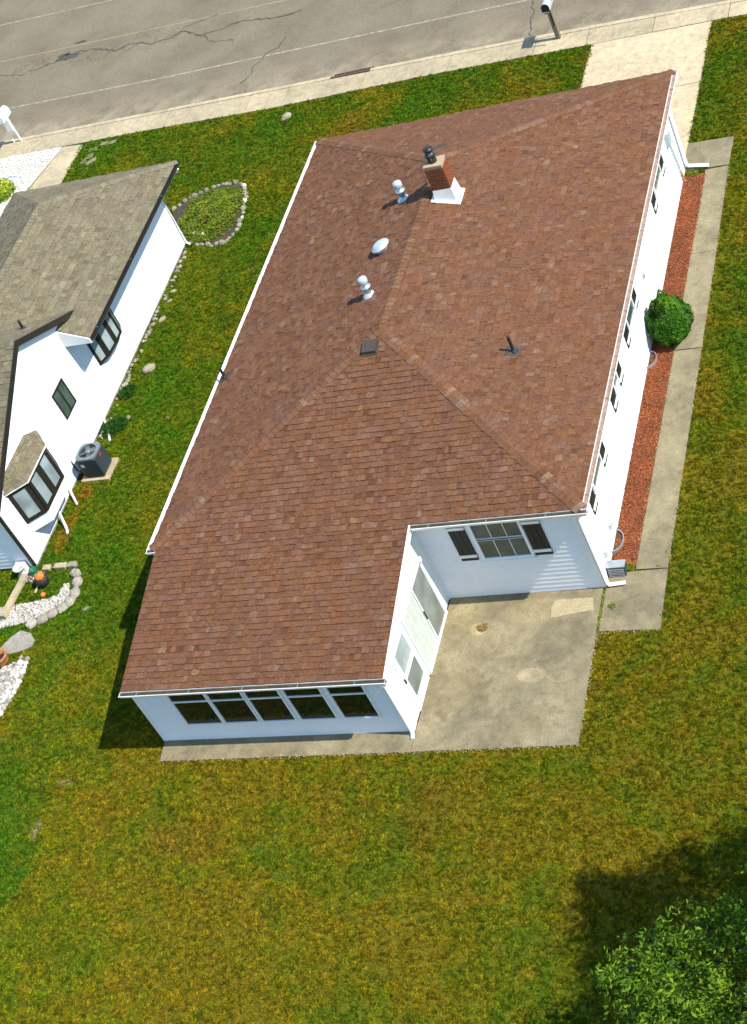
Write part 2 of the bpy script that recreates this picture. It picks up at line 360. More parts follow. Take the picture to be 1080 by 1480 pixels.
def strip(name, pts, w, mat, parent, z=RZ+.004, jit=0, seed=1):
    rnd = random.Random(seed); q = []
    for (x0, y0), (x1, y1) in zip(pts[:-1], pts[1:]):
        n = max(1, int(math.hypot(x1-x0, y1-y0)/(.16 if jit else 2)))
        for k in range(n): q.append((x0+(x1-x0)*k/n, y0+(y1-y0)*k/n))
    q.append(pts[-1]); L = []; Rr = []
    for i, p in enumerate(q):
        a = q[max(i-1, 0)]; c = q[min(i+1, len(q)-1)]; d = Vector((c[0]-a[0], c[1]-a[1])).normalized()
        ww = w*(rnd.uniform(.35, 1.4) if jit else 1); o = rnd.uniform(-jit, jit); o2 = rnd.uniform(-jit, jit)*.3
        L.append((p[0]+d.y*(-ww/2+o)+o2, p[1]-d.x*(-ww/2+o), z)); Rr.append((p[0]+d.y*(ww/2+o)+o2, p[1]-d.x*(ww/2+o), z))
    m = MB(); n = len(L)
    m.v = [tuple(p) for p in L+Rr]
    for i in range(n-1): m.f.append((i, n+i, n+i+1, i+1)); m.t.append(.5)
    return m.build(name, mat, parent)
strip('edge_line', [(-40, 25.0), (-15.68, 24.13), (-9.48, 23.88), (-3.39, 23.79), (2.15, 23.7), (20, 23.0), (40, 22.2)], .075, M['line_white'], street)
strip('edge_line', [(-40, 31.1), (-19, 30.32), (-14.35, 30.15), (0, 29.75), (40, 28.4)], .06, M['line_white'], street)
strip('centre_line', [(-40, 28.3), (-17.76, 27.53), (-9.04, 27.22), (-6.1, 27.12), (40, 25.6)], .07, M['line_yellow'], street)
crk = [[(-17.36, 26.6), (-16.31, 26.26), (-15.46, 26.48), (-14.84, 26.61)], [(-14.19, 26.93), (-13.71, 26.89), (-13.35, 26.85), (-12.46, 26.38), (-11.86, 26.67), (-10.75, 26.28), (-10.14, 26.48), (-9.9, 26.72), (-8.91, 26.04), (-8.29, 26.19), (-7.56, 26.38), (-7.17, 26.4), (-6.46, 26.18), (-5.8, 26.14), (-5.15, 26.26)],
       [(-6.3, 22.5), (-6.05, 22.8), (-5.98, 23.53), (-5.74, 23.91), (-5.42, 24.19), (-5.37, 24.75)], [(3.58, 21.6), (3.44, 22.64), (3.33, 23.59), (3.3, 25)],
       [(-10.1, 26.5), (-9.6, 27.0), (-8.6, 27.2)], [(-8.9, 26.1), (-8.3, 25.5), (-7.4, 25.3)]]
for i, c in enumerate(crk): strip('crack', c, .035 if i != 1 else .06, M['crack'], street, RZ+.008, .07, i+3)
for i, (cx, cy, rx, ry) in enumerate([(-14.5, 26.75, .55, .22), (-14.3, 27.58, .28, .09), (-14.75, 26.95, .3, .12)]):
    rnd = random.Random(i+40); pts = []
    for k in range(26):
        a = 2*math.pi*k/26; r = rnd.uniform(.6, 1.15)
        pts.append((cx+rx*r*math.cos(a)+.35*ry*math.sin(a), cy+ry*r*math.sin(a)))
    MB().prism(pts, RZ+.001, RZ+.006).build('oil_stain', M['tar'], street)
# pavement slabs and kerb
jx = [-60, -45, -32, -24, -20.2, -17.2, -14.2, -11.25, -8.4, -5.45, -4.14, -1.53, 1.26, 3.9, 5.48, 7.4, 9.5, 12.5, 16, 20, 30, 45, 60]
pav = tag(MB().build('pavement', M['pave']), kind='structure')
# base sheet beneath the joints
b = MB()
for a, c in zip(xs[:-1], xs[1:]): b.poly([(a, bk(a)-.06, -.02), (c, bk(c)-.06, -.02), (c, kb(c), -.02), (a, kb(a), -.02)])
b.build('joint_filler', M['soil'], pav)
rnd = random.Random(5)
for a, c in zip(jx[:-1], jx[1:]):
    g = .012; z = .018+rnd.uniform(-.003, .004)
    if -3 < a < -1.6: pass
    MB().prism([(a+g, bk(a)-.03), (c-g, bk(c)-.03), (c-g, kb(c)-.17), (a+g, kb(a)-.17)], -.03, z, rnd.uniform(.3, .75)).build('slab', M['pave'], pav, bevel=.008)
kerb = MB()
for a, c in zip(jx[:-1], jx[1:]):
    if a < -2.05 < c or abs(a+1.53) < .1:
        continue
    kerb.prism([(a+.006, kb(a)-.155), (c-.006, kb(c)-.155), (c-.006, kb(c)), (a+.006, kb(a))], RZ-.1, .024, .75)
for a, c in ((-4.14, -2.75), (-1.42, 1.26)):
    kerb.prism([(a+.006, kb(a)-.155), (c-.006, kb(c)-.155), (c-.006, kb(c)), (a+.006, kb(a))], RZ-.1, .024, .75)
tag(kerb.build('kerb', M['pave'], None, bevel=.01), kind='structure')
# storm drain
sd = empty('storm_drain', (-2.08, 21.5, 0)); tag(sd, 'rusty iron storm drain inlet set in the kerb beside the road', 'storm drain')
def lc(o, pts): return pts
b = MB(); b.box(-.67, .66, -.08, .0, -.35, -.30).box(-.67, .66, .26, .29, -.35, RZ+.012).box(-.67, -.64, -.0, .26, -.35, RZ+.012).box(.63, .66, 0, .26, -.35, RZ+.012); b.build('frame', M['rust_iron'], sd)
MB().box(-.64, .63, -.06, .28, RZ+.003, RZ+.007).build('pit', M['black'], sd)
for k in range(9): MB().box(-.62+k*.148, -.565+k*.148, .0, .26, RZ+.009, RZ+.022).build('grate_bar', M['brown_metal'], sd)
MB().box(-.67, .66, -.12, -.03, -.06, .03).build('kerb_casting', M['rust_iron'], sd, bevel=.01)
for k in range(3): MB().box(-.5+k*.42, -.36+k*.42, -.03, -.015, -.10, .0).build('kerb_tooth', M['pave'], sd)
# driveway
dr = tag(MB().build('driveway', M['drive']), kind='structure')
MB().prism([(5.7, 13.6), (9.04, 13.6), (9.04, 20.24), (5.72, 20.28)], -.02, .008).build('joint_filler', M['soil'], dr)
for y0, y1 in ((13.55, 17.38), (17.40, 20.22)):
    MB().prism([(5.68, y0), (9.06, y0), (9.06, y1 if y1 < 20 else 20.19), (5.68, y1+.0 if y1 < 20 else 20.27)], -.03, .022).build('slab', M['drive'], dr, bevel=.006)
# side walk (right) and patio
wk = tag(MB().build('walkway', M['walk']), kind='structure')
for i, (pts, t) in enumerate([([(9.14, -.86), (10.36, -.91), (10.32, .62), (9.12, .60)], .35), ([(9.67, .66), (10.32, .64), (10.28, 6.98), (9.66, 7.0)], .5),
                 ([(9.66, 7.03), (10.28, 7.01), (10.25, 10.3), (9.65, 10.3)], .55), ([(9.65, 10.32), (10.25, 10.32), (10.2, 13.52), (9.64, 13.50)], .62), ([(9.08, 13.60), (10.2, 13.56), (10.23, 14.68), (9.08, 14.72)], .45)]):
    MB().prism(pts, -.05, .035+.004*i % .01, t).build('slab', M['walk'], wk, bevel=.008)
pt = tag(MB().build('patio', M['patio']), kind='structure')
MB().prism([(5.80, .27), (9.06, .22), (9.15, -3.54), (5.80, -3.575)], -.05, .04, .5).build('slab', M['patio'], pt, bevel=.01)
MB().prism([(.19, -3.60), (5.785, -3.575), (5.785, -2.9), (.09, -2.9)], -.05, .038, .62).build('slab', M['patio'], pt, bevel=.01)
MB().prism([(8.11, .0), (8.89, -.0), (8.96, -.33), (8.55, -.38), (8.1, -.46), (8.06, -.2)], .03, .0445, .6).build('repair_patch', M['patch'], pt)

# ---------------------------------------------------------------- shingles
def clip(poly, q):
    """Sutherland-Hodgman of 2D poly against convex ccw q"""
    out = poly
    n = len(q)
    for i in range(n):
        ax, ay = q[i]; bx, by = q[(i+1) % n]; ins = out; out = []
        if not ins: return []
        s = lambda p: (bx-ax)*(p[1]-ay)-(by-ay)*(p[0]-ax)
        for j in range(len(ins)):
            p = ins[j]; r = ins[(j+1) % len(ins)]; sp, sr = s(p), s(r)
            if sp >= 0: out.append(p)
            if (sp >= 0) != (sr >= 0):
                t = sp/(sp-sr); out.append((p[0]+(r[0]-p[0])*t, p[1]+(r[1]-p[1])*t))
    return out
def area(p): return abs(sum(p[i][0]*p[(i+1) % len(p)][1]-p[(i+1) % len(p)][0]*p[i][1] for i in range(len(p))))/2
def shingle_face(pts, mat, parent, e=.135, wr=(.07, .19), nparts=0, v00=0.0, seed=1, thick=(.012, .024), deck=.05):
    P = [Vector(p) for p in pts]; n = (P[1]-P[0]).cross(P[2]-P[0]).normalized()
    if n.z < 0: P.reverse(); n = -n
    vup = (Vector((0, 0, 1))-n*n.z).normalized(); u = vup.cross(n).normalized()
    O = min(P, key=lambda p: p.dot(vup)); 
    Q = [((p-O).dot(u), (p-O).dot(vup)) for p in P]
    a2 = sum(Q[i][0]*Q[(i+1) % len(Q)][1]-Q[(i+1) % len(Q)][0]*Q[i][1] for i in range(len(Q)))
    if a2 < 0: Q.reverse(); P.reverse()
    # deck under the shingles
    d = MB(); d.hull_prism([p-n*deck-n*.004 for p in P], [p-n*.004 for p in P]); d.build('roof_deck', M['wood'], parent)
    umin = min(q[0] for q in Q); umax = max(q[0] for q in Q); vmax = max(q[1] for q in Q)
    rnd = random.Random(seed); big = MB(); cnt = 0; v = -v00; row = 0
    streak = [rnd.random() for _ in range(400)]
    while v < vmax:
        x = umin-rnd.uniform(0, .3)
        while x < umax:
            w = rnd.uniform(*wr); t = rnd.choice(thick); v0 = v+(rnd.uniform(0, e*.2) if t == thick[0] and v > 0 else 0); v1 = v+e*1.2
            c = clip([(x, v0), (x+w, v0), (x+w, v1), (x, v1)], Q)
            x += w
            if len(c) < 3 or area(c) < .0006: continue
            tone = min(1, max(0, rnd.gauss(.43, .14)+(.16 if rnd.random() < .06 else 0)+(.12 if t == thick[1] else -.05)))
            hh = lambda q: .002+(t-.002)*(1-(q[1]-v0)/e) if q[1]-v0 < e else .0015
            top = [O+u*q[0]+vup*q[1]+n*hh(q) for q in c]
            bot = [O+u*q[0]+vup*q[1]-n*.006 for q in c]
            m = MB() if cnt < nparts else big
            m.poly(top, tone)
            for i in range(len(c)):
                j = (i+1) % len(c)
                if abs(c[i][1]-v1) < 1e-5 and abs(c[j][1]-v1) < 1e-5: continue
                m.poly([bot[i], bot[j], top[j], top[i]], tone*.8)
            if cnt < nparts:
                m.build('shingle', mat, parent, origin=tuple(bot[0]))
            cnt += 1
        v += e; row += 1
    if big.f: tag(big.build('shingle_field', mat, parent), kind='stuff')
def ridge_caps(p0, p1, nA, nB, mat, parent, e=.14, half=.135, seed=0, lift=.014):
    """folded cap shingles along p0 (low) to p1 (high); nA,nB face normals"""
    p0, p1 = Vector(p0), Vector(p1); d = (p1-p0); L = d.length; d.normalize()
    ms = []
    for nn in (nA, nB):
        s = nn.cross(d).normalized()
        ms.append(s)
    if ms[0].dot(ms[1]) > 0: ms[1] = -ms[1]
    # the side vector must go down
    ms = [s if s.z <= 0.0 else -s for s in ms]
    if ms[0].dot(ms[1]) > .3: ms[1] = -ms[1]
    rnd = random.Random(seed); k = 0; s0 = 0
    up = (nA+nB).normalized()
    while s0 < L-.02:
        tone = min(1, max(0, rnd.gauss(.55, .12)+(.28 if rnd.random() < .16 else 0)))
        m = MB(); s1 = min(s0+e+.012, L); ring = []
        for s, h in ((s0, lift+.010), (s1, lift)):
            c = p0+d*s
            jit = rnd.uniform(-.006, .006)
            ring.append([c+ms[0]*(half+jit)+nA*h, c+up*(h+.004), c+ms[1]*(half+jit)+nB*h, c+ms[1]*(half+jit)+nB*(h-.016), c+up*(h-.014), c+ms[0]*(half+jit)+nA*(h-.016)])
        m.hull_prism(ring[0][:], ring[1][:], tone)
        m.build('ridge_cap', mat, parent, origin=tuple(ring[0][1])); s0 += e; k += 1

# ---------------------------------------------------------------- siding
def siding(parent, name, p0, p1, prof, mat, h=.123, boards=False, d=.020, out=None):
    """vertical wall from p0 to p1 (xy); prof = convex polygon in (s,z); out = outward normal side"""
    p0 = Vector((*p0, 0)); p1 = Vector((*p1, 0)); u = (p1-p0).normalized(); n = Vector((u.y, -u.x, 0))
    if out is not None and n.dot(Vector((*out, 0))) < 0: n = -n
    a2 = sum(prof[i][0]*prof[(i+1) % len(prof)][1]-prof[(i+1) % len(prof)][0]*prof[i][1] for i in range(len(prof)))
    if a2 < 0: prof = prof[::-1]
    base = MB(); P = lambda s, z, o: p0+u*s+n*o+Vector((0, 0, z))
    base.hull_prism([P(s, z, -.10) for s, z in prof], [P(s, z, .0) for s, z in prof])
    wall = base.build(name, mat, parent)
    z = min(q[1] for q in prof); z1 = max(q[1] for q in prof); s0 = min(q[0] for q in prof)-1; s1 = max(q[0] for q in prof)+1
    big = MB()
    while z < z1:
        m = MB() if boards else big
        for za, zb, oa, ob in ((z, z+.70*h, d, d*.55), (z+.70*h, z+h, d*.55, .0015)):
            c = clip([(s0, za), (s1, za), (s1, zb), (s0, zb)], prof)
            if len(c) < 3: continue
            m.poly([P(q[0], q[1], oa+(ob-oa)*(q[1]-za)/(zb-za)) for q in c])
        c = clip([(s0, z), (s1, z), (s1, z+.001), (s0, z+.001)], prof)
        if len(c) >= 3:
            a, b_ = min(q[0] for q in c), max(q[0] for q in c)
            m.poly([P(a, z, 0), P(b_, z, 0), P(b_, z, d), P(a, z, d)])
        if boards and m.f: m.build('siding_board', mat, wall)
        z += h
    if not boards: big.build('siding_boards', mat, wall)
    return wall

def frame_on(parent, name, O, u, n, w, h, bw, prj, mat, glass, glass_off=.014, bars=(), barw=.02, barprj=None, split=None, glass2=None, sill=0):
    """window: O lower corner on wall, u along, n outward; bars = [('v',f)|('h',f)]"""
    O = Vector(O); u = Vector(u); n = Vector(n); Z = Vector((0, 0, 1))
    def bx(m, a0, a1, z0, z1, o0, o1):
        c0 = [O+u*a+Z*z+n*o0 for a, z in ((a0, z0), (a1, z0), (a1, z1), (a0, z1))]
        c1 = [O+u*a+Z*z+n*o1 for a, z in ((a0, z0), (a1, z0), (a1, z1), (a0, z1))]
        m.hull_prism(c0, c1)
    root = MB(); bx(root, -bw, 0, -bw, h+bw, 0, prj); bx(root, w, w+bw, -bw, h+bw, 0, prj); bx(root, 0, w, -bw, 0, 0, prj-.002); bx(root, 0, w, h, h+bw, 0, prj-.002)
    if sill: bx(root, -bw-.02, w+bw+.02, -bw-.03, -bw+.002, 0, prj+sill)
    fr = root.build(name, mat, parent)
    g = MB(); bx(g, 0, w, 0, h, .001, glass_off); g.build('pane', glass, fr)
    if bars:
        m = MB()
        for k, f in bars:
            if k == 'v': bx(m, f*w-barw/2, f*w+barw/2, 0, h, glass_off-.004, (barprj or prj-.006))
            else: bx(m, 0, w, f*h-barw/2, f*h+barw/2, glass_off-.004, (barprj or prj-.006)-.002)
        m.build('muntin', mat, fr)
    return fr

def gutter(parent, p0, p1, out, mat, w=.12, h=.10, seg=2.9, slack=0):
    """K-style gutter hung along the eave from p0 to p1; out = outward direction"""
    p0, p1 = Vector(p0), Vector(p1); o = Vector(out).normalized(); Z = Vector((0, 0, 1)); d = (p1-p0).normalized()
    prof = [(0, 0), (0, -h), (w*.62, -h), (w*.72, -h*.55), (w, -h*.25), (w, 0), (w-.014, 0), (w-.014, -.02), (w*.66, -h*.5), (w*.56, -h+.008), (.008, -h+.008), (.008, 0)]
    m = MB(); A = [p0+o*a+Z*b for a, b in prof]; B = [p1+o*a+Z*b for a, b in prof]
    if (B[0]-A[0]).cross(o).z > 0: A, B = A[::-1], B[::-1]
    n = len(prof)
    for i in range(n): j = (i+1) % n; m.poly([A[i], A[j], B[j], B[i]])
    for E_, r in ((p0, 1), (p1, -1)):
        m.poly([E_+o*a+Z*b for a, b in prof[:6]][::r])
    g = m.build('gutter', mat, parent)
    if (abs(o.y) > .5 or o.x > .5) and w > .1:
        q = MB(); q.hull_prism([E_+o*a-Z*b for E_, a, b in ((p0, .004, .07), (p1, .004, .07), (p1, .07, .07), (p0, .07, .07))], [E_+o*a-Z*b for E_, a, b in ((p0, .004, .022), (p1, .004, .022), (p1, .088, .022), (p0, .088, .022))]); q.build('shade_grit_strip', M['soil'] if abs(o.y) > .5 else M['grit'], g)  # near gutters: dark strip paints the shade inside; right gutter: tan grit
    L = (p1-p0).length; k = .4
    while k < L:
        c = p0+d*k; m = MB()
        m.hull_prism([c-d*.007-Z*.012, c+d*.007-Z*.012, c+d*.007+o*w*.95-Z*.012, c-d*.007+o*w*.95-Z*.012], [c-d*.007-Z*.004, c+d*.007-Z*.004, c+d*.007+o*w*.95-Z*.004, c-d*.007+o*w*.95-Z*.004])
        m.build('gutter_strap', M['galv'], g); k += 1.2 if abs(o.y) > .5 else 2.6
    return g

# ---------------------------------------------------------------- main house
H, PI_, WX, LY, RZG = 2.55, .2916, 9.41, 14.13, 2.55+.2916*9.41/2
P2, DX = .1955, 3.26
A1, A2 = 4.415, 3.92
hs = empty('ranch_house', (4.7, 5, 0)); tag(hs, 'white sided ranch house under a red brown shingle hip roof with rear sunroom', 'house')
hs.location = (0, 0, 0)
NA = Vector((WX/2, A1, RZG)); FA = Vector((WX/2, LY-A2, RZG)); c00 = Vector((0, 0, H)); cW0 = Vector((WX, 0, H)); c0L = Vector((0, LY, H)); cWL = Vector((WX, LY, H))
roof = MB().box(.5, WX-.5, .6, LY-.6, H-.14, H-.12).build('roof', M['wood'], hs)
sun_z = H-P2*DX
X1, X2 = .118, 5.889
SM = M['shingle']
shingle_face([(X1, -DX, sun_z), (X2, -DX, sun_z), (X2, 0, H), (X1, 0, H)], SM, roof, nparts=300, seed=3)
PN = (RZG-H)/A1
shingle_face([c00, cW0, NA], SM, roof, seed=4)
shingle_face([c00, NA, FA, c0L], SM, roof, seed=5)
shingle_face([cW0, cWL, FA, NA], SM, roof, seed=6)
shingle_face([c0L, FA, cWL], SM, roof, seed=7)
nN = Vector((0, -(RZG-H)/A1, 1)).normalized(); nL = Vector((-PI_, 0, 1)).normalized(); nR = Vector((PI_, 0, 1)).normalized(); nF = Vector((0, (RZG-H)/A2, 1)).normalized()
ridge_caps(c00, NA, nN, nL, SM, roof, seed=1); ridge_caps(cW0, NA, nN, nR, SM, roof, seed=2)
ridge_caps(c0L, FA, nF, nL, SM, roof, seed=3); ridge_caps(cWL, FA, nF, nR, SM, roof, seed=4)
ridge_caps(NA, FA, nL, nR, SM, roof, seed=5)
# gutters, fascia
def board(parent, name, a, b_, t, h, mat, out):
    a, b_ = Vector(a), Vector(b_); o = Vector(out); Z = Vector((0, 0, 1))
    m = MB(); q = lambda p: [p, p+o*t, p+o*t-Z*h, p-Z*h]
    m.hull_prism(q(a), q(b_)); return m.build(name, mat, parent)
GM = M['gutter']
gutter(hs, (0, -.02, H-.005), (0, LY, H-.005), (-1, 0, 0), GM)
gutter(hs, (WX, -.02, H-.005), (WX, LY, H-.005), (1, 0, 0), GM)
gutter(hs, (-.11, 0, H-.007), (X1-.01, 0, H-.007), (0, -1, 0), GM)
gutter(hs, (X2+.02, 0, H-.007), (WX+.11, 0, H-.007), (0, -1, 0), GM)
gutter(hs, (0, LY, H-.015), (WX, LY, H-.015), (0, 1, 0), GM, w=.045, h=.08)
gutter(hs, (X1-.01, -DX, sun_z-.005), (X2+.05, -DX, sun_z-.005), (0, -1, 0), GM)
WM = M['white_metal']
board(hs, 'rake_board', (X2+.002, -DX, sun_z+.012), (X2+.002, -.01, H+.010), .025, .15, WM, (1, 0, 0))
board(hs, 'rake_board', (X1-.027, -DX, sun_z-.015), (X1-.027, -.01, H-.015), .025, .13, M['brown_metal'], (1, 0, 0))
# soffits
XR, YN, YF, XL = 9.10, .27, 13.72, .32
MB().box(.02, XL, YN, LY-.02, H-.16, H-.135).build('soffit', WM, hs); MB().box(XR, WX-.01, YN, LY-.02, H-.16, H-.135).build('soffit', WM, hs)
MB().box(X2, WX-.01, .02, YN, H-.165, H-.14).build('soffit', WM, hs); MB().box(.02, WX-.01, YF, LY-.02, H-.166, H-.141).build('soffit', WM, hs)
# walls
SD = M['siding']
siding(hs, 'wall', (5.75, YN), (XR, YN), [(0, .03), (XR-5.75, .03), (XR-5.75, 2.4), (0, 2.4)], SD, boards=True, out=(0, -1))
siding(hs, 'wall', (XR, YN), (XR, YF), [(0, .03), (YF-YN, .03), (YF-YN, 2.4), (0, 2.4)], SD, out=(1, 0))
siding(hs, 'wall', (XL, YN), (XL, YF), [(0, .03), (YF-YN, .03), (YF-YN, 2.4), (0, 2.4)], SD, out=(-1, 0))
siding(hs, 'wall', (XL, YF), (XR, YF), [(0, .03), (XR-XL, .03), (XR-XL, 2.4), (0, 2.4)], SD, out=(0, 1))
SY, SXL, SXR = -3.07, .13, 5.75
siding(hs, 'sunroom_wall', (SXL, SY), (SXR, SY), [(0, .04), (SXR-SXL, .04), (SXR-SXL, 1.87), (0, 1.87)], SD, boards=True, out=(0, -1))
siding(hs, 'sunroom_wall', (SXR, SY), (SXR, YN), [(0, .04), (YN-SY, .04), (YN-SY, 2.50), (0, 1.87)], SD, out=(1, 0))
siding(hs, 'sunroom_wall', (SXL, SY), (SXL, YN), [(0, .04), (YN-SY, .04), (YN-SY, 2.50), (0, 1.87)], SD, out=(-1, 0))
# corner posts and base trims
def post(x0, x1, y0, y1, z0, z1, parent=hs, name='corner_post'): MB().box(x0, x1, y0, y1, z0, z1).build(name, WM, parent)
post(XR-.07, XR+.024, YN-.024, YN+.07, .03, 2.4); post(SXR-.07, SXR+.024, SY-.024, SY+.07, .04, 1.88); post(SXL-.024, SXL+.07, SY-.024, SY+.07, .04, 1.88)
post(XR-.07, XR+.024, YF-.07, YF+.024, .03, 2.4); post(SXR+.0, SXR+.05, YN-.05, YN-.0, .04, 2.4)
MB().box(5.80, XR-.07, YN-.02, YN+.01, -.05, .03).box(SXL+.07, SXR-.07, SY-.005, SY+.03, -.05, .04).box(XR-.02, XR+.004, YN, YF, -.05, .03).build('foundation_strip', M['walk'], hs)
# sunroom windows
for i, (a, c) in enumerate([(.97, 1.78), (1.86, 2.61), (2.71, 3.43), (3.57, 4.33), (4.51, 5.25)]):
    frame_on(hs, 'window', (a, SY-.013, .585), (1, 0, 0), (0, -1, 0), c-a, 1.14, .035, .045, M['vinyl'], M['glass_dark'], bars=(('h', .635),), barw=.035)
# window over the patio + shutters
fw = frame_on(hs, 'window', (6.97, YN-.013, 1.18), (1, 0, 0), (0, -1, 0), .98, 1.08, .055, .05, M['vinyl'], M['glass_green'], bars=(('h', .5), ('h', .49)), barw=.045, sill=.03)
m = MB()
for k in (1, 2): m.box(6.97+.98*k/3-.007, 6.97+.98*k/3+.007, YN-.034, YN-.028, 1.18, 2.26)
for f in (.25, .75): pass
m.build('grille', M['vinyl'], fw)
def shutter(parent, O, u, n, w, h):
    O = Vector(O); u = Vector(u); n = Vector(n); Z = Vector((0, 0, 1))
    def bx(m, a0, a1, z0, z1, o0, o1):
        m.hull_prism([O+u*a+Z*z+n*o0 for a, z in ((a0, z0), (a1, z0), (a1, z1), (a0, z1))], [O+u*a+Z*z+n*o1 for a, z in ((a0, z0), (a1, z0), (a1, z1), (a0, z1))])
    m = MB(); bx(m, 0, w, 0, h, 0, .022); s = m.build('shutter', M['shutter'], parent)
    for k in range(3):
        m = MB(); bx(m, .006+k*w/3, w/3*(k+1)-.006, .001, h-.001, .022, .030); m.build('shutter_board', M['shutter'], s)
    for z in (.10, h-.17):
        m = MB(); bx(m, -.004, w+.004, z, z+.07, .030, .050); m.build('batten', WM, s)
for x in (6.46, 8.02): shutter(hs, (x, YN-.013, 1.14), (1, 0, 0), (0, -1, 0), .36, 1.08)
# right wall windows
for ya, yb, y0, y1, sA, sB in ((10.88, 11.70, 1.45, 2.2, 10.42, 11.82), (6.30, 6.98, 1.38, 2.2, 5.88, 7.06), (4.32, 4.66, 1.5, 2.2, 3.93, 4.72), (1.52, 2.30, 1.48, 2.2, 1.08, 2.38)):
    frame_on(hs, 'window', (XR+.013, ya, y0), (0, 1, 0), (1, 0, 0), yb-ya, y1-y0, .045, .04, M['vinyl'], M['glass_green'], bars=(('h', .5),), barw=.03, sill=.02)
    for s in (sA, sB): shutter(hs, (XR+.013, s, 1.24), (0, 1, 0), (1, 0, 0), .34, 1.02)
# patio slider and storm door on sunroom side
sdoor = frame_on(hs, 'sliding_door', (SXR+.013, -1.66, .06), (0, 1, 0), (1, 0, 0), 1.50, 1.58, .045, .055, M['vinyl'], M['blind'], glass_off=.010)
frame_on(sdoor, 'fixed_panel', (SXR+.025, -.85, .08), (0, 1, 0), (1, 0, 0), .66, 1.54, .035, .03, M['vinyl'], M['screen'], glass_off=.008)
m = MB()
for y in (-1.36, -1.12, -.94): m.box(SXR+.02, SXR+.034, y, y+.018, .07, 1.63)
m.build('sash_stile', M['vinyl'], sdoor); MB().box(SXR+.05, SXR+.075, -.89, -.87, .75, .98).build('handle', M['dark_metal'], sdoor)
dr_ = empty('storm_door', (0, 0, 0)); dr_.parent = hs
MB().box(SXR+.013, SXR+.045, -2.62, -1.79, .04, 1.72).build('door_leaf', WM, dr_)
frame_on(dr_, 'lower_window', (SXR+.045, -2.50, .34), (0, 1, 0), (1, 0, 0), .60, .56, .02, .018, WM, M['screen'], .006)
frame_on(dr_, 'upper_window', (SXR+.045, -2.50, 1.02), (0, 1, 0), (1, 0, 0), .60, .56, .02, .018, WM, M['glass_pale'], .006)
MB().box(SXR+.045, SXR+.075, -2.60, -2.57, .88, 1.0).build('handle', M['dark_metal'], dr_)
MB().lathe((SXR+.06, -.15, 1.62), [(.03, 0), (.06, .03), (.065, .12), (.03, .15)], 10).build('porch_lamp', WM, hs, True)
MB().box(SXR+.013, SXR+.03, -1.72, -.12, .02, .06).build('threshold', WM, sdoor)
# downspouts
def downspout(parent, pts, w=.05, mat=None):
    m = MB(); m.tube(pts, w, 4); return m.build('downspout', mat or WM, parent)
downspout(hs, [(SXR+.06, -DX-.06, sun_z-.09), (SXR+.06, -DX-.04, sun_z-.16), (SXR+.00, SY-.07, sun_z-.36), (SXR+.0, SY-.07, .12), (SXR+.02, SY-.14, .07), (SXR+.03, SY-.22, .07)], .045)
downspout(hs, [(WX+.06, .03, H-.1), (WX+.05, .04, H-.16), (XR+.07, .26, H-.45), (XR+.07, .26, .16), (XR+.10, .26, .09), (XR+.42, .30, .08)], .05)
downspout(hs, [(WX+.06, LY-.1, H-.1), (WX+.05, LY-.1, H-.16), (XR+.07, YF-.05, H-.45), (XR+.07, YF-.05, .22), (XR+.12, YF-.05, .12), (XR+.62, YF-.12, .09)], .055)
# electric service on the right wall
MB().tube([(XR+.05, 12.9, 2.2), (XR+.05, 12.95, 1.5), (XR+.05, 13.15, .5), (XR+.05, 13.2, .02), (XR+.12, 13.22, -.02)], .022, 8).build('conduit', M['rust_pipe'] if False else M['galv_white'], hs)
MB().box(XR+.013, XR+.13, 12.78, 13.0, 1.38, 1.72).build('meter_box', M['galv_white'], hs, bevel=.01)
MB().tube([(XR+.055, 13.17, .35), (XR+.055, 13.2, .05), (XR+.14, 13.15, .02)], .028, 8).build('conduit_sleeve', M['rust_pipe'], hs)
MB().box(XR+.013, XR+.07, 1.44, 1.56, .40, .52).build('outlet_cover', M['galv_white'], hs); MB().box(XR+.013, XR+.07, .74, .84, .36, .50).build('outlet_cover', M['galv_white'], hs)
MB().box(XR+.013, XR+.06, 8.2, 8.28, 1.2, 1.3).build('wall_cap', M['galv'], hs)
# roof furniture
def zL(x): return H+PI_*x
def zR(x): return H+PI_*(WX-x)
ch = empty('chimney'); ch.parent = hs
cx0, cx1, cy0, cy1 = 5.02, 5.44, 8.74, 9.10
m = MB()
bq = [(cx0-.05, cy0-.05), (cx1+.05, cy0-.05), (cx1+.05, cy1+.05), (cx0-.05, cy1+.05)]; tq = [(cx0-.012, cy0-.012), (cx1+.012, cy0-.012), (cx1+.012, cy1+.012), (cx0-.012, cy1+.012)]
m.hull_prism([Vector((x, y, zR(x)-.02)) for x, y in bq], [Vector((x, y, 4.09)) for x, y in tq]); m.build('flashing', M['white_metal'], ch)
m = MB(); bq2 = [(cx0-.11, cy0-.11), (cx1+.11, cy0-.11), (cx1+.11, cy1+.10), (cx0-.11, cy1+.10)]
m.hull_prism([Vector((x, y, zR(x)+.0)) for x, y in bq2], [Vector((x, y, zR(x)+.024)) for x, y in bq2]); m.build('flashing_flange', M['white_metal'], ch)
MB().box(cx0+.006, cx1-.006, cy0+.006, cy1-.006, 3.6, 4.70).build('mortar_core', M['mortar'], ch)
br = MB(); rnd = random.Random(3); z = 4.10; row = 0
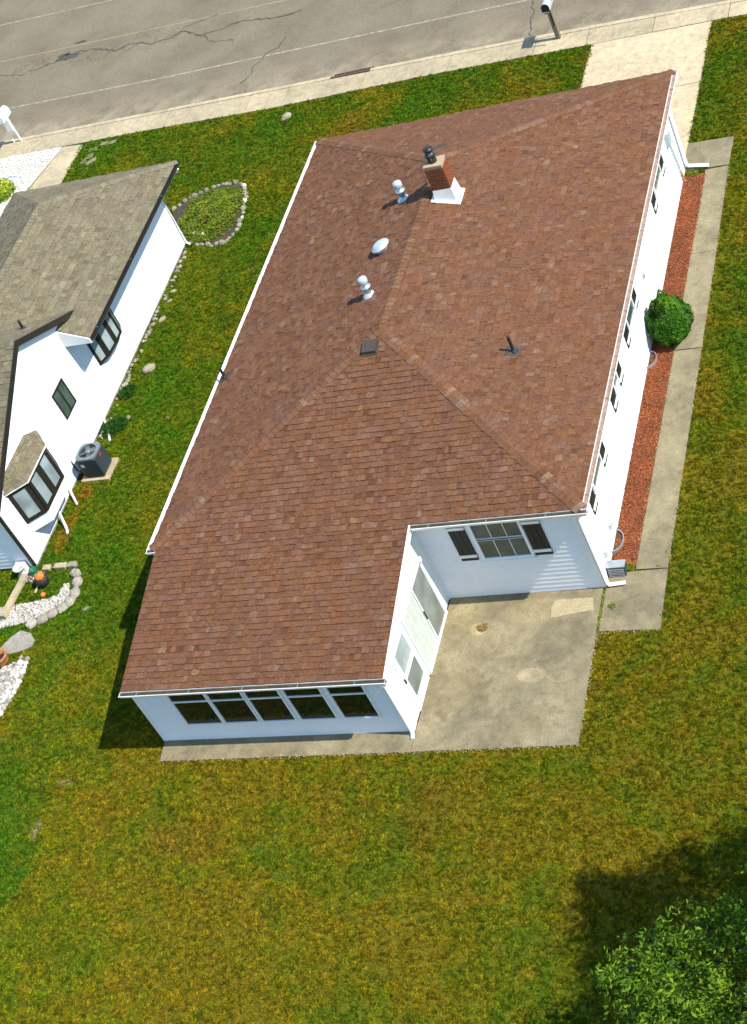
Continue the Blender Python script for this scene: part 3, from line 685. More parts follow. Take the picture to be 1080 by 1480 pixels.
while z < 4.64:
    off = .105 if row % 2 else 0
    for (ax, a0, a1, fix, sg) in (('x', cx0, cx1, cy0, -1), ('x', cx0, cx1, cy1, 1), ('y', cy0, cy1, cx0, -1), ('y', cy0, cy1, cx1, 1)):
        s = a0-off
        while s < a1:
            b0, b1 = max(a0, s), min(a1, s+.20)
            if b1-b0 > .03:
                pr = rnd.uniform(0, .004); o0, o1 = (fix-.010-pr, fix+.05) if sg < 0 else (fix-.05, fix+.010+pr)
                if ax == 'x': br.box(b0, b1, o0, o1, z, z+.060, rnd.random())
                else: br.box(o0, o1, b0+.002, b1-.002, z, z+.060, rnd.random())
            s += .21
    z += .080; row += 1
tag(br.build('brick', M['brick'], ch), kind='stuff')
m = MB(); m.hull_prism([Vector((x, y, 4.70)) for x, y in tq], [Vector((x, y, 4.73)) for x, y in tq]); m.build('crown', M['mortar'], ch)
MB().lathe(((cx0+cx1)/2-.02, (cy0+cy1)/2, 4.72), [(.10, 0), (.10, .14), (.085, .14), (.085, .02)], 14).build('flue_tile', M['black'], ch)
fl = MB(); fc = Vector(((cx0+cx1)/2-.03, (cy0+cy1)/2+.02, 4.86))
fl.lathe(fc, [(.12, 0), (.13, .06), (.10, .10), (.05, .14), (.11, .17), (.12, .20), (.02, .23)], 14); fc_ = fl.build('flue_cap', M['dark_metal'], ch, True)
m = MB(); Mx = Matrix.Translation(fc+Vector((.10, .10, .12))) @ Matrix.Rotation(R(35), 4, 'Z') @ Matrix.Rotation(R(8), 4, 'Y')
m.box(-.09, .30, -.055, .055, -.012, .012, M=Mx); m.box(-.12, -.08, -.09, .09, -.06, .06, M=Mx); m.build('wind_vane_hood', M['brown_metal'], ch, bevel=.01)
m = MB()
for k in range(5): m.box(-.012, .012, -.012, .012, 0, .16, M=Matrix.Translation(fc+Vector((.11*math.cos(k*1.25), .11*math.sin(k*1.25), -.05))))
m.build('cap_leg', M['galv'], ch)
# capped gas vents
for x, y in ((4.07, 9.14), (4.05, 5.83)):
    g = empty('capped_vent'); g.parent = hs; z = zL(x)
    MB().lathe((x, y, z-.05), [(.16, 0), (.155, .06), (.11, .10), (.075, .14)], 16).build('flashing', M['galv_white'], g, True)
    MB().lathe((x, y, z+.05), [(.07, 0), (.07, .17), (.115, .18), (.12, .205), (.075, .23), (.055, .25), (.055, .34)], 16).build('pipe', M['galv'], g, True)
    MB().lathe((x, y, z+.36), [(.10, 0), (.105, .015), (.105, .10), (.09, .125), (.01, .135)], 16).build('cap', M['galv_white'], g, True)
# mushroom vent
g = empty('mushroom_vent'); g.parent = hs; x, y = 3.93, 7.42; z = zL(x)
MB().lathe((x, y, z-.04), [(.15, 0), (.15, .12)], 20).build('collar', M['galv'], g, True)
Mt = Matrix.Rotation(R(-14), 4, 'Y')
MB().lathe((x, y, z+.12), [(.225, -.02), (.232, 0), (.225, .02), (.17, .045), (.165, .055), (.10, .075), (.05, .078), (.003, .08)], 28, M=Mt).build('hood', M['galv_white'], g, True)
for a in range(4): MB().box(x+.19*math.cos(a*1.57+.6)-.012, x+.19*math.cos(a*1.57+.6)+.012, y+.19*math.sin(a*1.57+.6)-.012, y+.19*math.sin(a*1.57+.6)+.012, z-.03, z+.12).build('stay', M['galv'], g)
# slant vent on near slope
yn = lambda y: H+(RZG-H)/A1*y
g = empty('box_vent'); g.parent = hs
def slopebox(x0, x1, y0, y1, h0, h1, parent, name, mat, f=yn, bev=.006):
    m = MB(); m.hull_prism([Vector((x, y, f(y)+h0)) for x, y in ((x0, y0), (x1, y0), (x1, y1), (x0, y1))], [Vector((x, y, f(y)+h1)) for x, y in ((x0, y0), (x1, y0), (x1, y1), (x0, y1))]); return m.build(name, mat, parent, bevel=bev)
slopebox(4.37, 4.75, 3.80, 4.14, .01, .025, g, 'flange', M['brown_metal']); slopebox(4.40, 4.72, 3.83, 4.10, .025, .10, g, 'hood', M['brown_metal'])
# plumbing stacks
for x, y, f, h in ((7.50, 4.06, zR, .42), (.13, 5.12, zL, .30)):
    g = empty('plumbing_stack'); g.parent = hs; z = f(x)
    MB().lathe((x, y, z-.05), [(.11, 0), (.10, .05), (.05, .10), (.045, .12)], 12).build('boot', M['black'], g, True)
    MB().tube([(x, y, z), (x, y, z+h)], .034, 10).build('pipe', M['dark_metal'], g)
    sg = 1 if f == zL else -1
    m = MB(); m.hull_prism([Vector((a, b_, f(a)+.012)) for a, b_ in ((x-.15, y-.12), (x+.15, y-.12), (x+.15, y+.16), (x-.15, y+.16))], [Vector((a, b_, f(a)+.022)) for a, b_ in ((x-.15, y-.12), (x+.15, y-.12), (x+.15, y+.16), (x-.15, y+.16))]); m.build('flange', M['brown_metal'], g)

# ---------------------------------------------------------------- neighbouring house
nh = empty('white_house'); tag(nh, 'white neighbouring house with tan shingle roof, cross gable and bay windows, at left', 'house')
TS = M['tan_shingle']; NX, NP, NW = -4.5, .45, 2.7
NRX, NRZ = NX-NW, 2.5+NP*NW
NFY = 14.57; nroof = MB().box(-9.2, -5.5, 2.4, 14.0, 2.38, 2.40).build('roof', M['wood'], nh)
zr = lambda x: 2.5+NP*(NX-x)
NA2 = Vector((NRX, NFY-NW, NRZ)); XS = -5.20
T = dict(e=.145, wr=(.12, .26), thick=(.008, .02))
shingle_face([(NX, 7.44, 2.5), (NX, NFY, 2.5), (XS, NFY-.7, zr(XS)), (XS, 7.44, zr(XS))], TS, nroof, seed=11, **T)
shingle_face([(XS, 7.44, zr(XS)), (XS, NFY-.7, zr(XS)), tuple(NA2), (NRX, 7.44, NRZ)], TS, nroof, seed=12, **T)
shingle_face([(NX, NFY, 2.5), (NX-2*NW, NFY, 2.5), tuple(NA2)], TS, nroof, seed=13, **T)
shingle_face([(-5.6, 5.9, zr(-5.6)), (-5.6, 7.44, zr(-5.6)), (NRX, 7.44, NRZ), (NRX, 5.9, NRZ)], TS, nroof, seed=17, **T)
shingle_face([tuple(NA2), (NX-2*NW, NFY, 2.5), (NX-2*NW, 3, 2.5), (NRX, 3, NRZ)], TS, nroof, seed=14, **T)
ridge_caps((NX, NFY, 2.5), NA2, Vector((0, NP, 1)).normalized(), Vector((NP, 0, 1)).normalized(), TS, nroof, seed=21)
ridge_caps((NRX, 6.2, NRZ), NA2, Vector((-NP, 0, 1)).normalized(), Vector((NP, 0, 1)).normalized(), TS, nroof, seed=22)
GY, GZ, GS, GXE = 5.83, 3.99, .486, -5.17
shingle_face([(GXE, GY, GZ), (GXE, 8.85, GZ-GS*3.02), (-8.3, 8.85, GZ-GS*3.02), (-8.3, GY, GZ)], TS, nroof, seed=15, **T)
shingle_face([(GXE, GY, GZ), (-8.3, GY, GZ), (-8.3, 2.0, GZ-GS*3.83), (GXE, 2.0, GZ-GS*3.83)], TS, nroof, seed=16, **T)
ridge_caps((GXE, GY, GZ), (-8.2, GY, GZ), Vector((0, GS, 1)).normalized(), Vector((0, -GS, 1)).normalized(), TS, nroof, seed=23)
DF = M['dark_frame']
board(nh, 'rake_board', (GXE+.002, GY, GZ-.0), (GXE+.002, 8.85, GZ-GS*3.02-.0), .03, .17, DF, (1, 0, 0)); board(nh, 'rake_board', (GXE+.002, 2.0, GZ-GS*3.83), (GXE+.002, GY-.002, GZ), .03, .17, DF, (1, 0, 0))
gutter(nh, (NX, 7.46, 2.49), (NX, NFY, 2.49), (1, 0, 0), DF, w=.09, h=.09)
NWX = -5.33
siding(nh, 'wall', (NWX, 2.2), (NWX, 8.9), [(0, .08), (6.7, .08), (6.7, 2.44), (3.63, 3.93), (0, 2.17)], SD, out=(1, 0))
siding(nh, 'wall', (NWX, 8.9), (NWX, 14.25), [(0, .08), (5.35, .08), (5.35, 2.38), (0, 2.38)], SD, out=(1, 0))
siding(nh, 'wall', (-9.0, 2.2), (NWX, 2.2), [(0, .08), (3.67, .08), (3.67, 2.1), (0, 2.1)], SD, out=(0, -1), boards=True)
siding(nh, 'wall', (-9.0, 14.25), (NWX, 14.25), [(0, .08), (3.67, .08), (3.67, 2.38), (0, 2.38)], SD, out=(0, 1))
MB().box(NWX-.03, NWX+.0, 2.2, 14.25, -.05, .08).build('foundation_strip', M['stone'], nh)
MB().box(NWX, NX-.01, 7.46, 14.4, 2.33, 2.36).build('soffit', WM, nh)
m = MB(); m.hull_prism([Vector((NX-.01, 7.44, 2.36)), Vector((NX-.01, 7.44, 2.49)), Vector((NWX, 7.44, 2.49+.83*NP)), Vector((NWX, 7.44, 2.36))], [Vector((NX-.01, 7.41, 2.36)), Vector((NX-.01, 7.41, 2.49)), Vector((NWX, 7.41, 2.49+.83*NP)), Vector((NWX, 7.41, 2.36))]); m.build('eave_end_board', WM, nh)
MB().box(NWX-.03, NWX+.045, 2.13, 2.2, .1, 2.12).build('dark_downspout', DF, nh, bevel=.01)
downspout(nh, [(NX+.05, NFY-.2, 2.38), (NX-.0, NFY-.2, 2.32), (NWX+.05, 14.2, 2.12), (NWX+.05, 14.2, .1), (NWX+.2, 14.15, .05)], .035)
# slider window
frame_on(nh, 'window', (NWX+.013, 6.0, 1.27), (0, 1, 0), (1, 0, 0), .60, .72, .035, .035, DF, M['glass_green'], bars=(('v', .5),), barw=.05)
MB().box(NWX+.013, NWX+.03, 7.2, 7.42, 2.68, 2.85).build('gable_vent', WM, nh)
# bay windows
def bay(plan, z0, z1, fz0, panes, roofz=None, skirt=None, group=None, bw=.045):
    """plan: xy points from near wall point round the front to the far wall point"""
    g = empty('bay_window'); g.parent = nh
    zb = skirt if skirt is not None else z0
    cap = [(NWX-.02, plan[0][1])]+list(plan)+[(NWX-.02, plan[-1][1])]
    MB().prism(plan, z0-.002, z1).build('core', M['black'], g)
    if skirt is not None: MB().prism([(a[0]+(.012 if 0 < i < len(plan)-1 else 0), a[1]) for i, a in enumerate(plan)], skirt, z0-.004).build('skirt', SD, g)
    for i in range(len(plan)-1):
        a, c = Vector((*plan[i], 0)), Vector((*plan[i+1], 0)); L = (c-a).length; u = (c-a)/L; n = Vector((u.y, -u.x, 0))
        npn = panes[i]
        for k in range(npn):
            w = L/npn
            bw = .085 if skirt is None else .11; O = a+u*(k*w+bw)+n*.002+Vector((0, 0, z0+bw))
            frame_on(g, 'sash', O, u, n, w-2*bw, z1-z0-2*bw, bw, .03, DF, M['glass_pale'] if (i+k) != 9 else M['glass_green'], .012)
            O2 = O
            m = MB(); q = lambda s, z, o: O+u*s+n*o+Vector((0, 0, z)); ww = w-2*bw; hh = z1-z0-2*bw
            m.hull_prism([q(0, 0, .013), q(ww, 0, .013), q(ww, hh*.5, .013), q(0, hh*.5, .013)][::1], [q(0, 0, .0135), q(ww, 0, .0135), q(ww, hh*.5, .0135), q(0, hh*.5, .0135)])
    if roofz:
        over = .07; cy = sum(p[1] for p in plan)/len(plan)
        ring = [(NWX, plan[0][1]-.10)]+[(p[0]+over, p[1]+(over*.6 if p[1] > cy else -over*.6)) for p in plan[1:-1]]+[(NWX, plan[-1][1]+.10)]
        low = [Vector((x, y, z1+.03)) for x, y in ring]; hi = [Vector((NWX+.01, plan[1][1]-.12, roofz)), Vector((NWX+.01, plan[-2][1]+.12, roofz))]
        MB().prism([(p[0]+.02, p[1]) for p in ring], z1, z1+.028).build('fascia', WM, g)
        bm = nroof
        T2 = dict(e=.10, wr=(.10, .2), thick=(.008, .02), deck=.01)
        rf = MB().poly and empty('bay_roof'); rf.parent = g
        for fc in ([low[0], low[1], hi[0]], [low[1], low[2], hi[1], hi[0]], [low[2], low[3], hi[1]]):
            shingle_face(fc, TS, rf, seed=31, **T2)
    return g
bay([(NWX, 2.78), (-4.89, 3.13), (-4.89, 4.25), (NWX, 4.78)], .93, 1.95, 0, [1, 2, 1], roofz=2.28, skirt=.62)
bay([(NWX, 8.18), (-5.18, 8.52), (-5.13, 9.0), (-5.16, 9.42), (NWX, 9.74)], 1.0, 2.32, 0, [1, 1, 1, 1], skirt=None)
# stubby pipe stack on the tan roof
g = empty('plumbing_stack'); g.parent = nh
x, y = -5.75, 7.0; z = GZ-GS*(y-GY)
MB().lathe((x, y, z-.03), [(.08, 0), (.075, .05), (.05, .09)], 12).build('boot', M['black'], g, True); MB().tube([(x, y, z), (x, y, z+.26)], .035, 10).build('pipe', M['dark_metal'], g)
# white downspout legs
downspout(nh, [(-5.27, 3.92, .45), (-5.2, 3.75, .3), (-4.93, 3.35, .06), (-4.85, 3.2, .05)], .035); downspout(nh, [(-5.27, 4.6, .4), (-5.25, 4.55, .2), (-4.95, 4.15, .05)], .03)
downspout(nh, [(-5.3, 7.1, .2), (-5.2, 7.0, .06), (-4.85, 6.35, .04)], .03)

# ---------------------------------------------------------------- things around
def rock(parent, name, c, r, mat, seed, sz=(1, 1, .6), rot=0):
    rnd = random.Random(seed); m = MB(); import itertools
    # rounded lump: two rings and caps with jitter
    rings = [(.72, -.5), (1.0, -.05), (.86, .5), (.42, .86)]; n = 9
    base = len(m.v)
    for rr, zz in rings:
        for k in range(n):
            a = 2*math.pi*k/n+rot; q = rr*rnd.uniform(.82, 1.12)*r
            x, y = q*math.cos(a)*sz[0], q*math.sin(a)*sz[1]
            ca, sa = math.cos(rot), math.sin(rot)
            m.v.append((c[0]+x*ca-y*sa, c[1]+x*sa+y*ca, c[2]+(zz+.5)*r*sz[2]*rnd.uniform(.9, 1.1)))
    t = rnd.uniform(.2, .9)
    for i in range(3):
        for k in range(n): k2 = (k+1) % n; m.f.append((base+i*n+k, base+i*n+k2, base+(i+1)*n+k2, base+(i+1)*n+k)); m.t.append(t)
    m.f.append(tuple(base+3*n+k for k in range(n))); m.t.append(t)
    return m.build(name, mat, parent, origin=tuple(c))
def leaves(name, mat, parent, centers, size=.05, seed=1, upb=.6, fold=.25, wd=.3):
    """centers: list of (pos, outward normal, tone)"""
    rnd = random.Random(seed); m = MB()
    for p, nn, tone in centers:
        n = (Vector(nn)+Vector((rnd.gauss(0, .5), rnd.gauss(0, .5), rnd.gauss(0, .5)+upb))).normalized()
        a = n.cross(Vector((rnd.gauss(0, 1), rnd.gauss(0, 1), rnd.gauss(0, 1)))).normalized(); b_ = n.cross(a)
        s = size*rnd.uniform(.6, 1.25); p = Vector(p)
        k = len(m.v)
        m.v += [tuple(p-a*s*.5), tuple(p+b_*s*wd-a*s*.05-n*s*fold*.3), tuple(p+a*s*.5-n*s*.12), tuple(p-b_*s*wd-a*s*.05-n*s*fold*.3)]
        m.f += [(k, k+1, k+2), (k, k+2, k+3)]; m.t += [tone, tone]
    o = m.build(name, mat, parent); return o

# clipped bush beside the right wall
bush = empty('evergreen_bush', (9.62, 7.5, 0)); tag(bush, 'rounded clipped evergreen bush growing in the red mulch beside the white wall', 'bush')
rnd = random.Random(12); C_ = []
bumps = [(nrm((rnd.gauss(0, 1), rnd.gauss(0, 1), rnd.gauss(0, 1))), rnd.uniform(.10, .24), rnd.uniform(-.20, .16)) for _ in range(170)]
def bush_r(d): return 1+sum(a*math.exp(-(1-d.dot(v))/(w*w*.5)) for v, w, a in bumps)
for _ in range(15000):
    d = nrm((rnd.gauss(0, 1), rnd.gauss(0, 1), rnd.gauss(0, 1)))
    if d.z < -.75: continue
    rr = bush_r(d)*(1-abs(rnd.gauss(0, .05)))
    pos = Vector((d.x*.51*rr*(1 if d.z < -.1 else 1-.30*(d.z+.1))+.03*d.z, d.y*.55*rr*(1 if d.z < -.1 else 1-.30*(d.z+.1)), .56+d.z*.68*rr))
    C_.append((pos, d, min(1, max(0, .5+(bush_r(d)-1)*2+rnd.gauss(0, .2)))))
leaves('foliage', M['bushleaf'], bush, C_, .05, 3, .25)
MB().lathe((0, 0, 0), [(.18, .0), (.30, .15), (.33, .40), (.24, .7), (.12, .88), (.02, .92)], 18).build('inner_foliage', M['bushleaf'], bush, True)
MB().tube([(0, 0, 0), (0, 0, .5)], .05, 8).build('trunk', M['bark'], bush)

# mulch bed
b = MB(); rnd = random.Random(8)
b.prism([(9.12, .80), (9.655, .74), (9.645, 13.35), (9.12, 13.32)], -.02, .03)
tag(b.build('mulch_bed', M['mulch']), kind='structure')
b = MB()
for _ in range(16000):
    x, y = rnd.uniform(9.13, 9.66), rnd.uniform(.78, 13.33); a = rnd.uniform(0, 6.3); l, w = rnd.uniform(.012, .035), rnd.uniform(.004, .010); z = .032+rnd.uniform(0, .02); dz = rnd.uniform(-.010, .012)
    ca, sa = math.cos(a), math.sin(a); b.poly([(x-ca*l-sa*w, y-sa*l+ca*w, z), (x-ca*l+sa*w, y-sa*l-ca*w, z+.002), (x+ca*l+sa*w, y+sa*l-ca*w, z+dz), (x+ca*l-sa*w, y+sa*l+ca*w, z+dz+.003)], rnd.random())
tag(b.build('bark_mulch', M['mulch']), kind='stuff')
# weeds at the bed ends and along walk edges
def sprig(center, rad, n, size, mat, seed, h=.05):
    rnd = random.Random(seed); L_ = []
    for _ in range(n):
        a = rnd.uniform(0, 6.28); r = rad*math.sqrt(rnd.random()); L_.append(((center[0]+r*math.cos(a), center[1]+r*math.sin(a), center[2]+rnd.uniform(.005, h)), (0, 0, 1), rnd.random()))
    return leaves('weed', mat, None, L_, size, seed)
wd = 'small green weeds growing '
for i, (x, y, r, n, l) in enumerate([(9.55, .72, .09, 90, wd+'at the bottom end of the red mulch beside the walkway joint'), (9.35, 13.42, .13, 90, wd+'at the street end of the red mulch bed by the downspout'), (9.33, -.25, .09, 55, 'dry weed clump lying on the lowest walkway slab near the house corner'), (9.43, 8.15, .06, 60, wd+'in the mulch just beyond the round bush')]):
    tag(sprig((x, y, .04), r, n, .04, M['bedleaf'], 60+i), l, 'weed')
tag(sprig((6.68, -.60, .045), .12, 110, .045, M['deadleaf'], 70, .03), 'small heap of brown dead leaves lying on the patio concrete', 'leaf litter')

m_ = []
for k in range(420):
    yy = rnd.uniform(-.85, .2); m_.append(((9.105+rnd.gauss(0, .012)+(.2-yy)*.012, yy, rnd.uniform(.02, .06)), (0, 0, 1), rnd.random()))
for k in range(260):
    yy = rnd.uniform(.8, 6.6)+rnd.choice((0, 6.0)); m_.append(((9.66+rnd.gauss(0, .012), yy, rnd.uniform(.02, .06)), (0, 0, 1), rnd.random()))
tag(leaves('weed', M['bedleaf'], None, m_, .035, 77), 'thin line of weeds in the joint between patio, walkway slabs and mulch', 'weed')
M['straw'] = leaf_mat('dry_straw', [(0, (.16, .13, .04)), (.5, (.32, .26, .10)), (1, (.48, .40, .20))], .1)
def fringe(a, c, n, w=.022, z=.035):
    out = []
    for _ in range(n):
        t_ = rnd.random(); q = .5+.5*math.sin(t_*23+a[0]*3)*math.sin(t_*61+a[1])
        if rnd.random() > .25+.75*q: continue
        out.append(((a[0]+(c[0]-a[0])*t_+rnd.gauss(0, w), a[1]+(c[1]-a[1])*t_+rnd.gauss(0, w), rnd.uniform(z*.7, z+.02)), (0, 0, 1), rnd.random()))
    return out
fr_ = fringe((.17, -3.60), (5.8, -3.59), 900)+fringe((5.8, -3.585), (9.15, -3.55), 600)+fringe((9.155, -3.54), (9.09, .1), 650)+fringe((9.64, .8), (9.63, 13.4), 900)+fringe((10.31, .6), (10.22, 13.5), 900)+fringe((9.13, -.9), (10.36, -.92), 160)+fringe((5.66, 14), (5.69, 20.2), 260)+fringe((9.08, 14.8), (9.08, 20.1), 260)
tag(leaves('dry_grass_fringe', M['straw'], None, fr_, .035, 78, .4), kind='stuff')
# window wells
for i, (x, y, r, l) in enumerate([(9.12, 6.78, .17, 'small curved window well in the mulch right beside the bush'), (9.12, 1.43, .19, 'curved window well in the mulch near the house corner and patio')]):
    w = empty('window_well', (x, y, 0)); tag(w, l, 'window well', 'window wells in the mulch bed')
    m = MB(); n = 14
    for k in range(n):
        a0, a1 = -math.pi/2+math.pi*k/n, -math.pi/2+math.pi*(k+1)/n
        pr_ = lambda a, q, z: Vector((q*math.cos(a)*1.0, q*math.sin(a)*1.5, z))
        m.hull_prism([pr_(a0, r, -.02), pr_(a0, r+.014, -.02), pr_(a1, r+.014, -.02), pr_(a1, r, -.02)], [pr_(a0, r, .10), pr_(a0, r+.014, .10), pr_(a1, r+.014, .10), pr_(a1, r, .10)])
    m.build('liner', M['galv'], w)
    MB().prism([(r*math.cos(-math.pi/2+math.pi*k/n), r*1.5*math.sin(-math.pi/2+math.pi*k/n)) for k in range(n+1)], .034, .045).build('gravel_floor', M['soil'], w)
# grey louvred box at the corner
g = empty('vent_cover', (9.32, .62, 0)); tag(g, 'grey slanted louvred vent box on the ground between the mulch and the corner downspout', 'vent box')
m = MB(); m.hull_prism([Vector((-.18, -.12, .02)), Vector((.18, -.12, .02)), Vector((.18, .12, .02)), Vector((-.18, .12, .02))], [Vector((-.18, -.06, .24)), Vector((.18, -.06, .24)), Vector((.18, .12, .24)), Vector((-.18, .12, .24))]); m.build('body', M['ac_grey'], g)
for k in range(5): 
    z = .05+k*.036; yy = -.12+.06*(z-.02)/.22
    MB().box(-.16, .16, yy-.022, yy-.004, z, z+.010).build('louvre', M['galv'], g)
MB().box(-.19, .19, -.068, .125, .242, .256).build('lid', M['galv'], g)

# tree at the lower right, mostly outside the frame
tr = empty('leafy_tree', (16.2, -9.3, 0)); tag(tr, 'leafy green tree at the bottom right corner throwing a dark shadow on the lawn', 'tree')
T0 = Vector((16.2, -9.3, 0))
rnd = random.Random(21)
trunk = MB(); trunk.tube([Vector(p)-T0 for p in ((16.2, -9.3, -.1), (16.1, -9.3, 1.2), (15.9, -9.4, 2.6), (15.8, -9.3, 3.8), (15.9, -9.1, 5.2))], [.20, .16, .13, .10, .05], 10)
lobes = [((14.9, -8.95, 4.2), .6, .42, .5), ((11.85, -9.6, 2.8), .50, .38, .35), ((12.45, -9.45, 3.0), .45, .38, .35), ((13.0, -9.15, 3.2), .45, .35, .35), ((12.4, -10.3, 2.7), .8, .6, .5), ((13.35, -10.7, 3.1), 1.35, 1.05, 1.0), ((13.7, -9.15, 3.4), .6, .5, .5), ((14.3, -8.95, 4.0), .6, .5, .5), ((12.75, -10.2, 2.9), .8, .6, .6), ((12.9, -11.3, 2.8), 1.2, 1.0, .8),
         ((14.5, -11.6, 3.4), 1.5, 1.4, 1.2), ((14.45, -9.7, 3.6), .9, .7, .7), ((14.35, -6.95, 5.0), .55, .38, .4), ((14.9, -7.5, 5.1), .9, .65, .6), ((15.0, -8.3, 5.0), .8, .5, .6),
         ((15.3, -8.1, 5.0), 1.25, 1.1, .9), ((16.6, -8.0, 5.5), 1.5, 1.4, 1.1), ((14.95, -7.2, 5.2), .75, .5, .5), ((15.9, -6.7, 5.0), .9, .7, .7), ((16.8, -9.8, 5.6), 1.8, 1.6, 1.2), ((15.0, -9.3, 4.9), .7, .6, .6), ((17.9, -8.6, 5.0), 1.4, 1.5, 1.1), ((15.6, -11.6, 4.6), 1.3, 1.2, 1.0),
         ((17.2, -6.4, 5.0), 1.1, .8, .8)]
for c, a, b2, c2 in lobes:
    p = Vector(c); st = Vector((15.85, -9.3, min(3.9, p.z*.8)))
    mid = (st+p)/2+Vector((rnd.uniform(-.2, .2), rnd.uniform(-.2, .2), .2))
    trunk.tube([st-T0, mid-T0, p-T0], [.06, .04, .018], 7)
    for _ in range(int(14*a)):
        d = nrm((rnd.gauss(0, 1), rnd.gauss(0, 1), rnd.gauss(.2, .8))); e_ = p+Vector((d.x*a, d.y*b2, d.z*c2))*.9
        trunk.tube([p-T0, (p+e_)/2+Vector((rnd.uniform(-.1, .1), rnd.uniform(-.1, .1), 0))-T0, e_-T0], [.018, .010, .004], 5, False)
trunk.build('trunk', M['bark'], tr)
CL = []
for c, a, b2, c2 in lobes:
    p = Vector(c); nc = int((85 if p.z < 4.4 else 190)*a*b2+24)
    for _ in range(nc):
        d = nrm((rnd.gauss(0, 1), rnd.gauss(0, 1), rnd.gauss(.25, .9))); rr = rnd.uniform(.3, 1.0)**.5*rnd.uniform(.8, 1.28)
        q = p+Vector((d.x*a, d.y*b2, d.z*c2))*rr; tb = rnd.gauss(.45, .16)
        tw = nrm((rnd.gauss(0, 1), rnd.gauss(0, 1), rnd.gauss(.1, .5)))
        for k in range(rnd.randint(13, 22)):
            s = rnd.uniform(-.22, .22)
            CL.append((q+tw*s+Vector((rnd.gauss(0, .055), rnd.gauss(0, .055), rnd.gauss(0, .05)))-T0, Vector((d.x*.6, d.y*.6, .5)), min(1, max(0, tb+rnd.gauss(0, .22)))))
leaves('crown', M['leaf'], tr, CL, .098, 9, .35, .6, .21)

# rocks on the lawn between the houses
rk = [((-4.60, 8.93, .0), .17, 'grey rock lying in the lawn halfway along the white neighbouring house'), ((-3.72, 19.70, 0), .17, 'tan rock lying on the front lawn near the pavement')]
for i, (c, r, l) in enumerate(rk): tag(rock(None, 'rock', c, r, M['stone'], 100+i, (1.2, .8, .7), .5), l, 'rock')
for i, (x, y, r, s, l) in enumerate([(-5.02, 12.15, .10, 1.0, 'farthest of the small pale flat stones along the neighbour wall'), (-5.0, 11.75, .085, 1, 'second of the small pale flat stones along the neighbour wall'), (-4.96, 10.98, .13, 1, 'largest of the pale flat stones along the neighbour wall'), (-4.62, 7.19, .08, 1, 'pale square stone beside the dark leafy patch by the neighbour wall'), (-3.38, 6.97, .07, 1, 'small pale stone in the open lawn across from the air conditioner'), (-3.35, .75, .09, 1, 'pale round stone in the grass just outside the curved garden edging')]):
    tag(rock(None, 'flat_stone', (x, y, 0), r, M['stone'], 120+i, (1.2, .8, .3), i*.7), l, 'stone', 'stones scattered on the side lawn')

# island bed with stone edging
isl = [(-6.33, 16.1), (-5.95, 16.45), (-5.47, 16.72), (-5.0, 16.82), (-4.56, 16.77), (-4.2, 16.55), (-4.01, 16.17), (-3.88, 15.6), (-3.78, 15.02), (-3.75, 14.5), (-3.86, 14.12), (-4.1, 13.97), (-4.4, 13.93), (-4.9, 14.1), (-5.3, 14.3)]
ib = empty('island_bed', (-5, 15.3, 0)); tag(ib, 'teardrop planting bed edged with grey stones beside the corner of the white house', 'flower bed')
O_ = Vector((-5, 15.3, 0))
MB().prism([(a+5, b_-15.3) for a, b_ in isl+[(-5.6, 14.9), (-6.3, 15.6)]], -.01, .02).build('soil', M['soil'], ib)
rnd = random.Random(31); k = 0
for (a, b_), (c, d_) in zip(isl[:-1], isl[1:]):
    L = math.hypot(c-a, d_-b_); n = max(1, round(L/.17))
    for j in range(n):
        x, y = a+(c-a)*j/n, b_+(d_-b_)*j/n; ang = math.atan2(d_-b_, c-a)
        rock(ib, 'edging_stone', (x+5+rnd.uniform(-.04, .04), y-15.3+rnd.uniform(-.04, .04), -.02), rnd.uniform(.075, .125), M['stone'] if rnd.random() > .12 else M['white_stone'], 200+k, (.95, .75, .8), ang); k += 1
L_ = []
for _ in range(8500):
    x, y = rnd.uniform(-5.9, -3.9), rnd.uniform(14.1, 16.6)
    cx, cy = -4.95, 15.35
    if ((x-cx)/1.05)**2+((y-cy)/1.3)**2 > 1+rnd.gauss(0, .15): continue
    hgt = .28*math.exp(-((x+4.7)**2+(y-15.3)**2)*1.3)+.10*math.sin(x*7+1)*math.cos(y*6)
    L_.append(((x+5, y-15.3, .03+max(0, hgt)*rnd.random()+.05*rnd.random()), (0, 0, 1), min(1, max(0, .45+hgt+rnd.gauss(0, .2)))))
leaves('ground_cover', M['bedleaf'], ib, L_, .07, 5, .5)
for i in range(4): rock(ib, 'bed_stone', (-5.35+i*.16+5, 14.65-i*.05-15.3, .02), .09, M['white_stone'] if i % 2 else M['stone'], 300+i, (1, .8, .7), i)

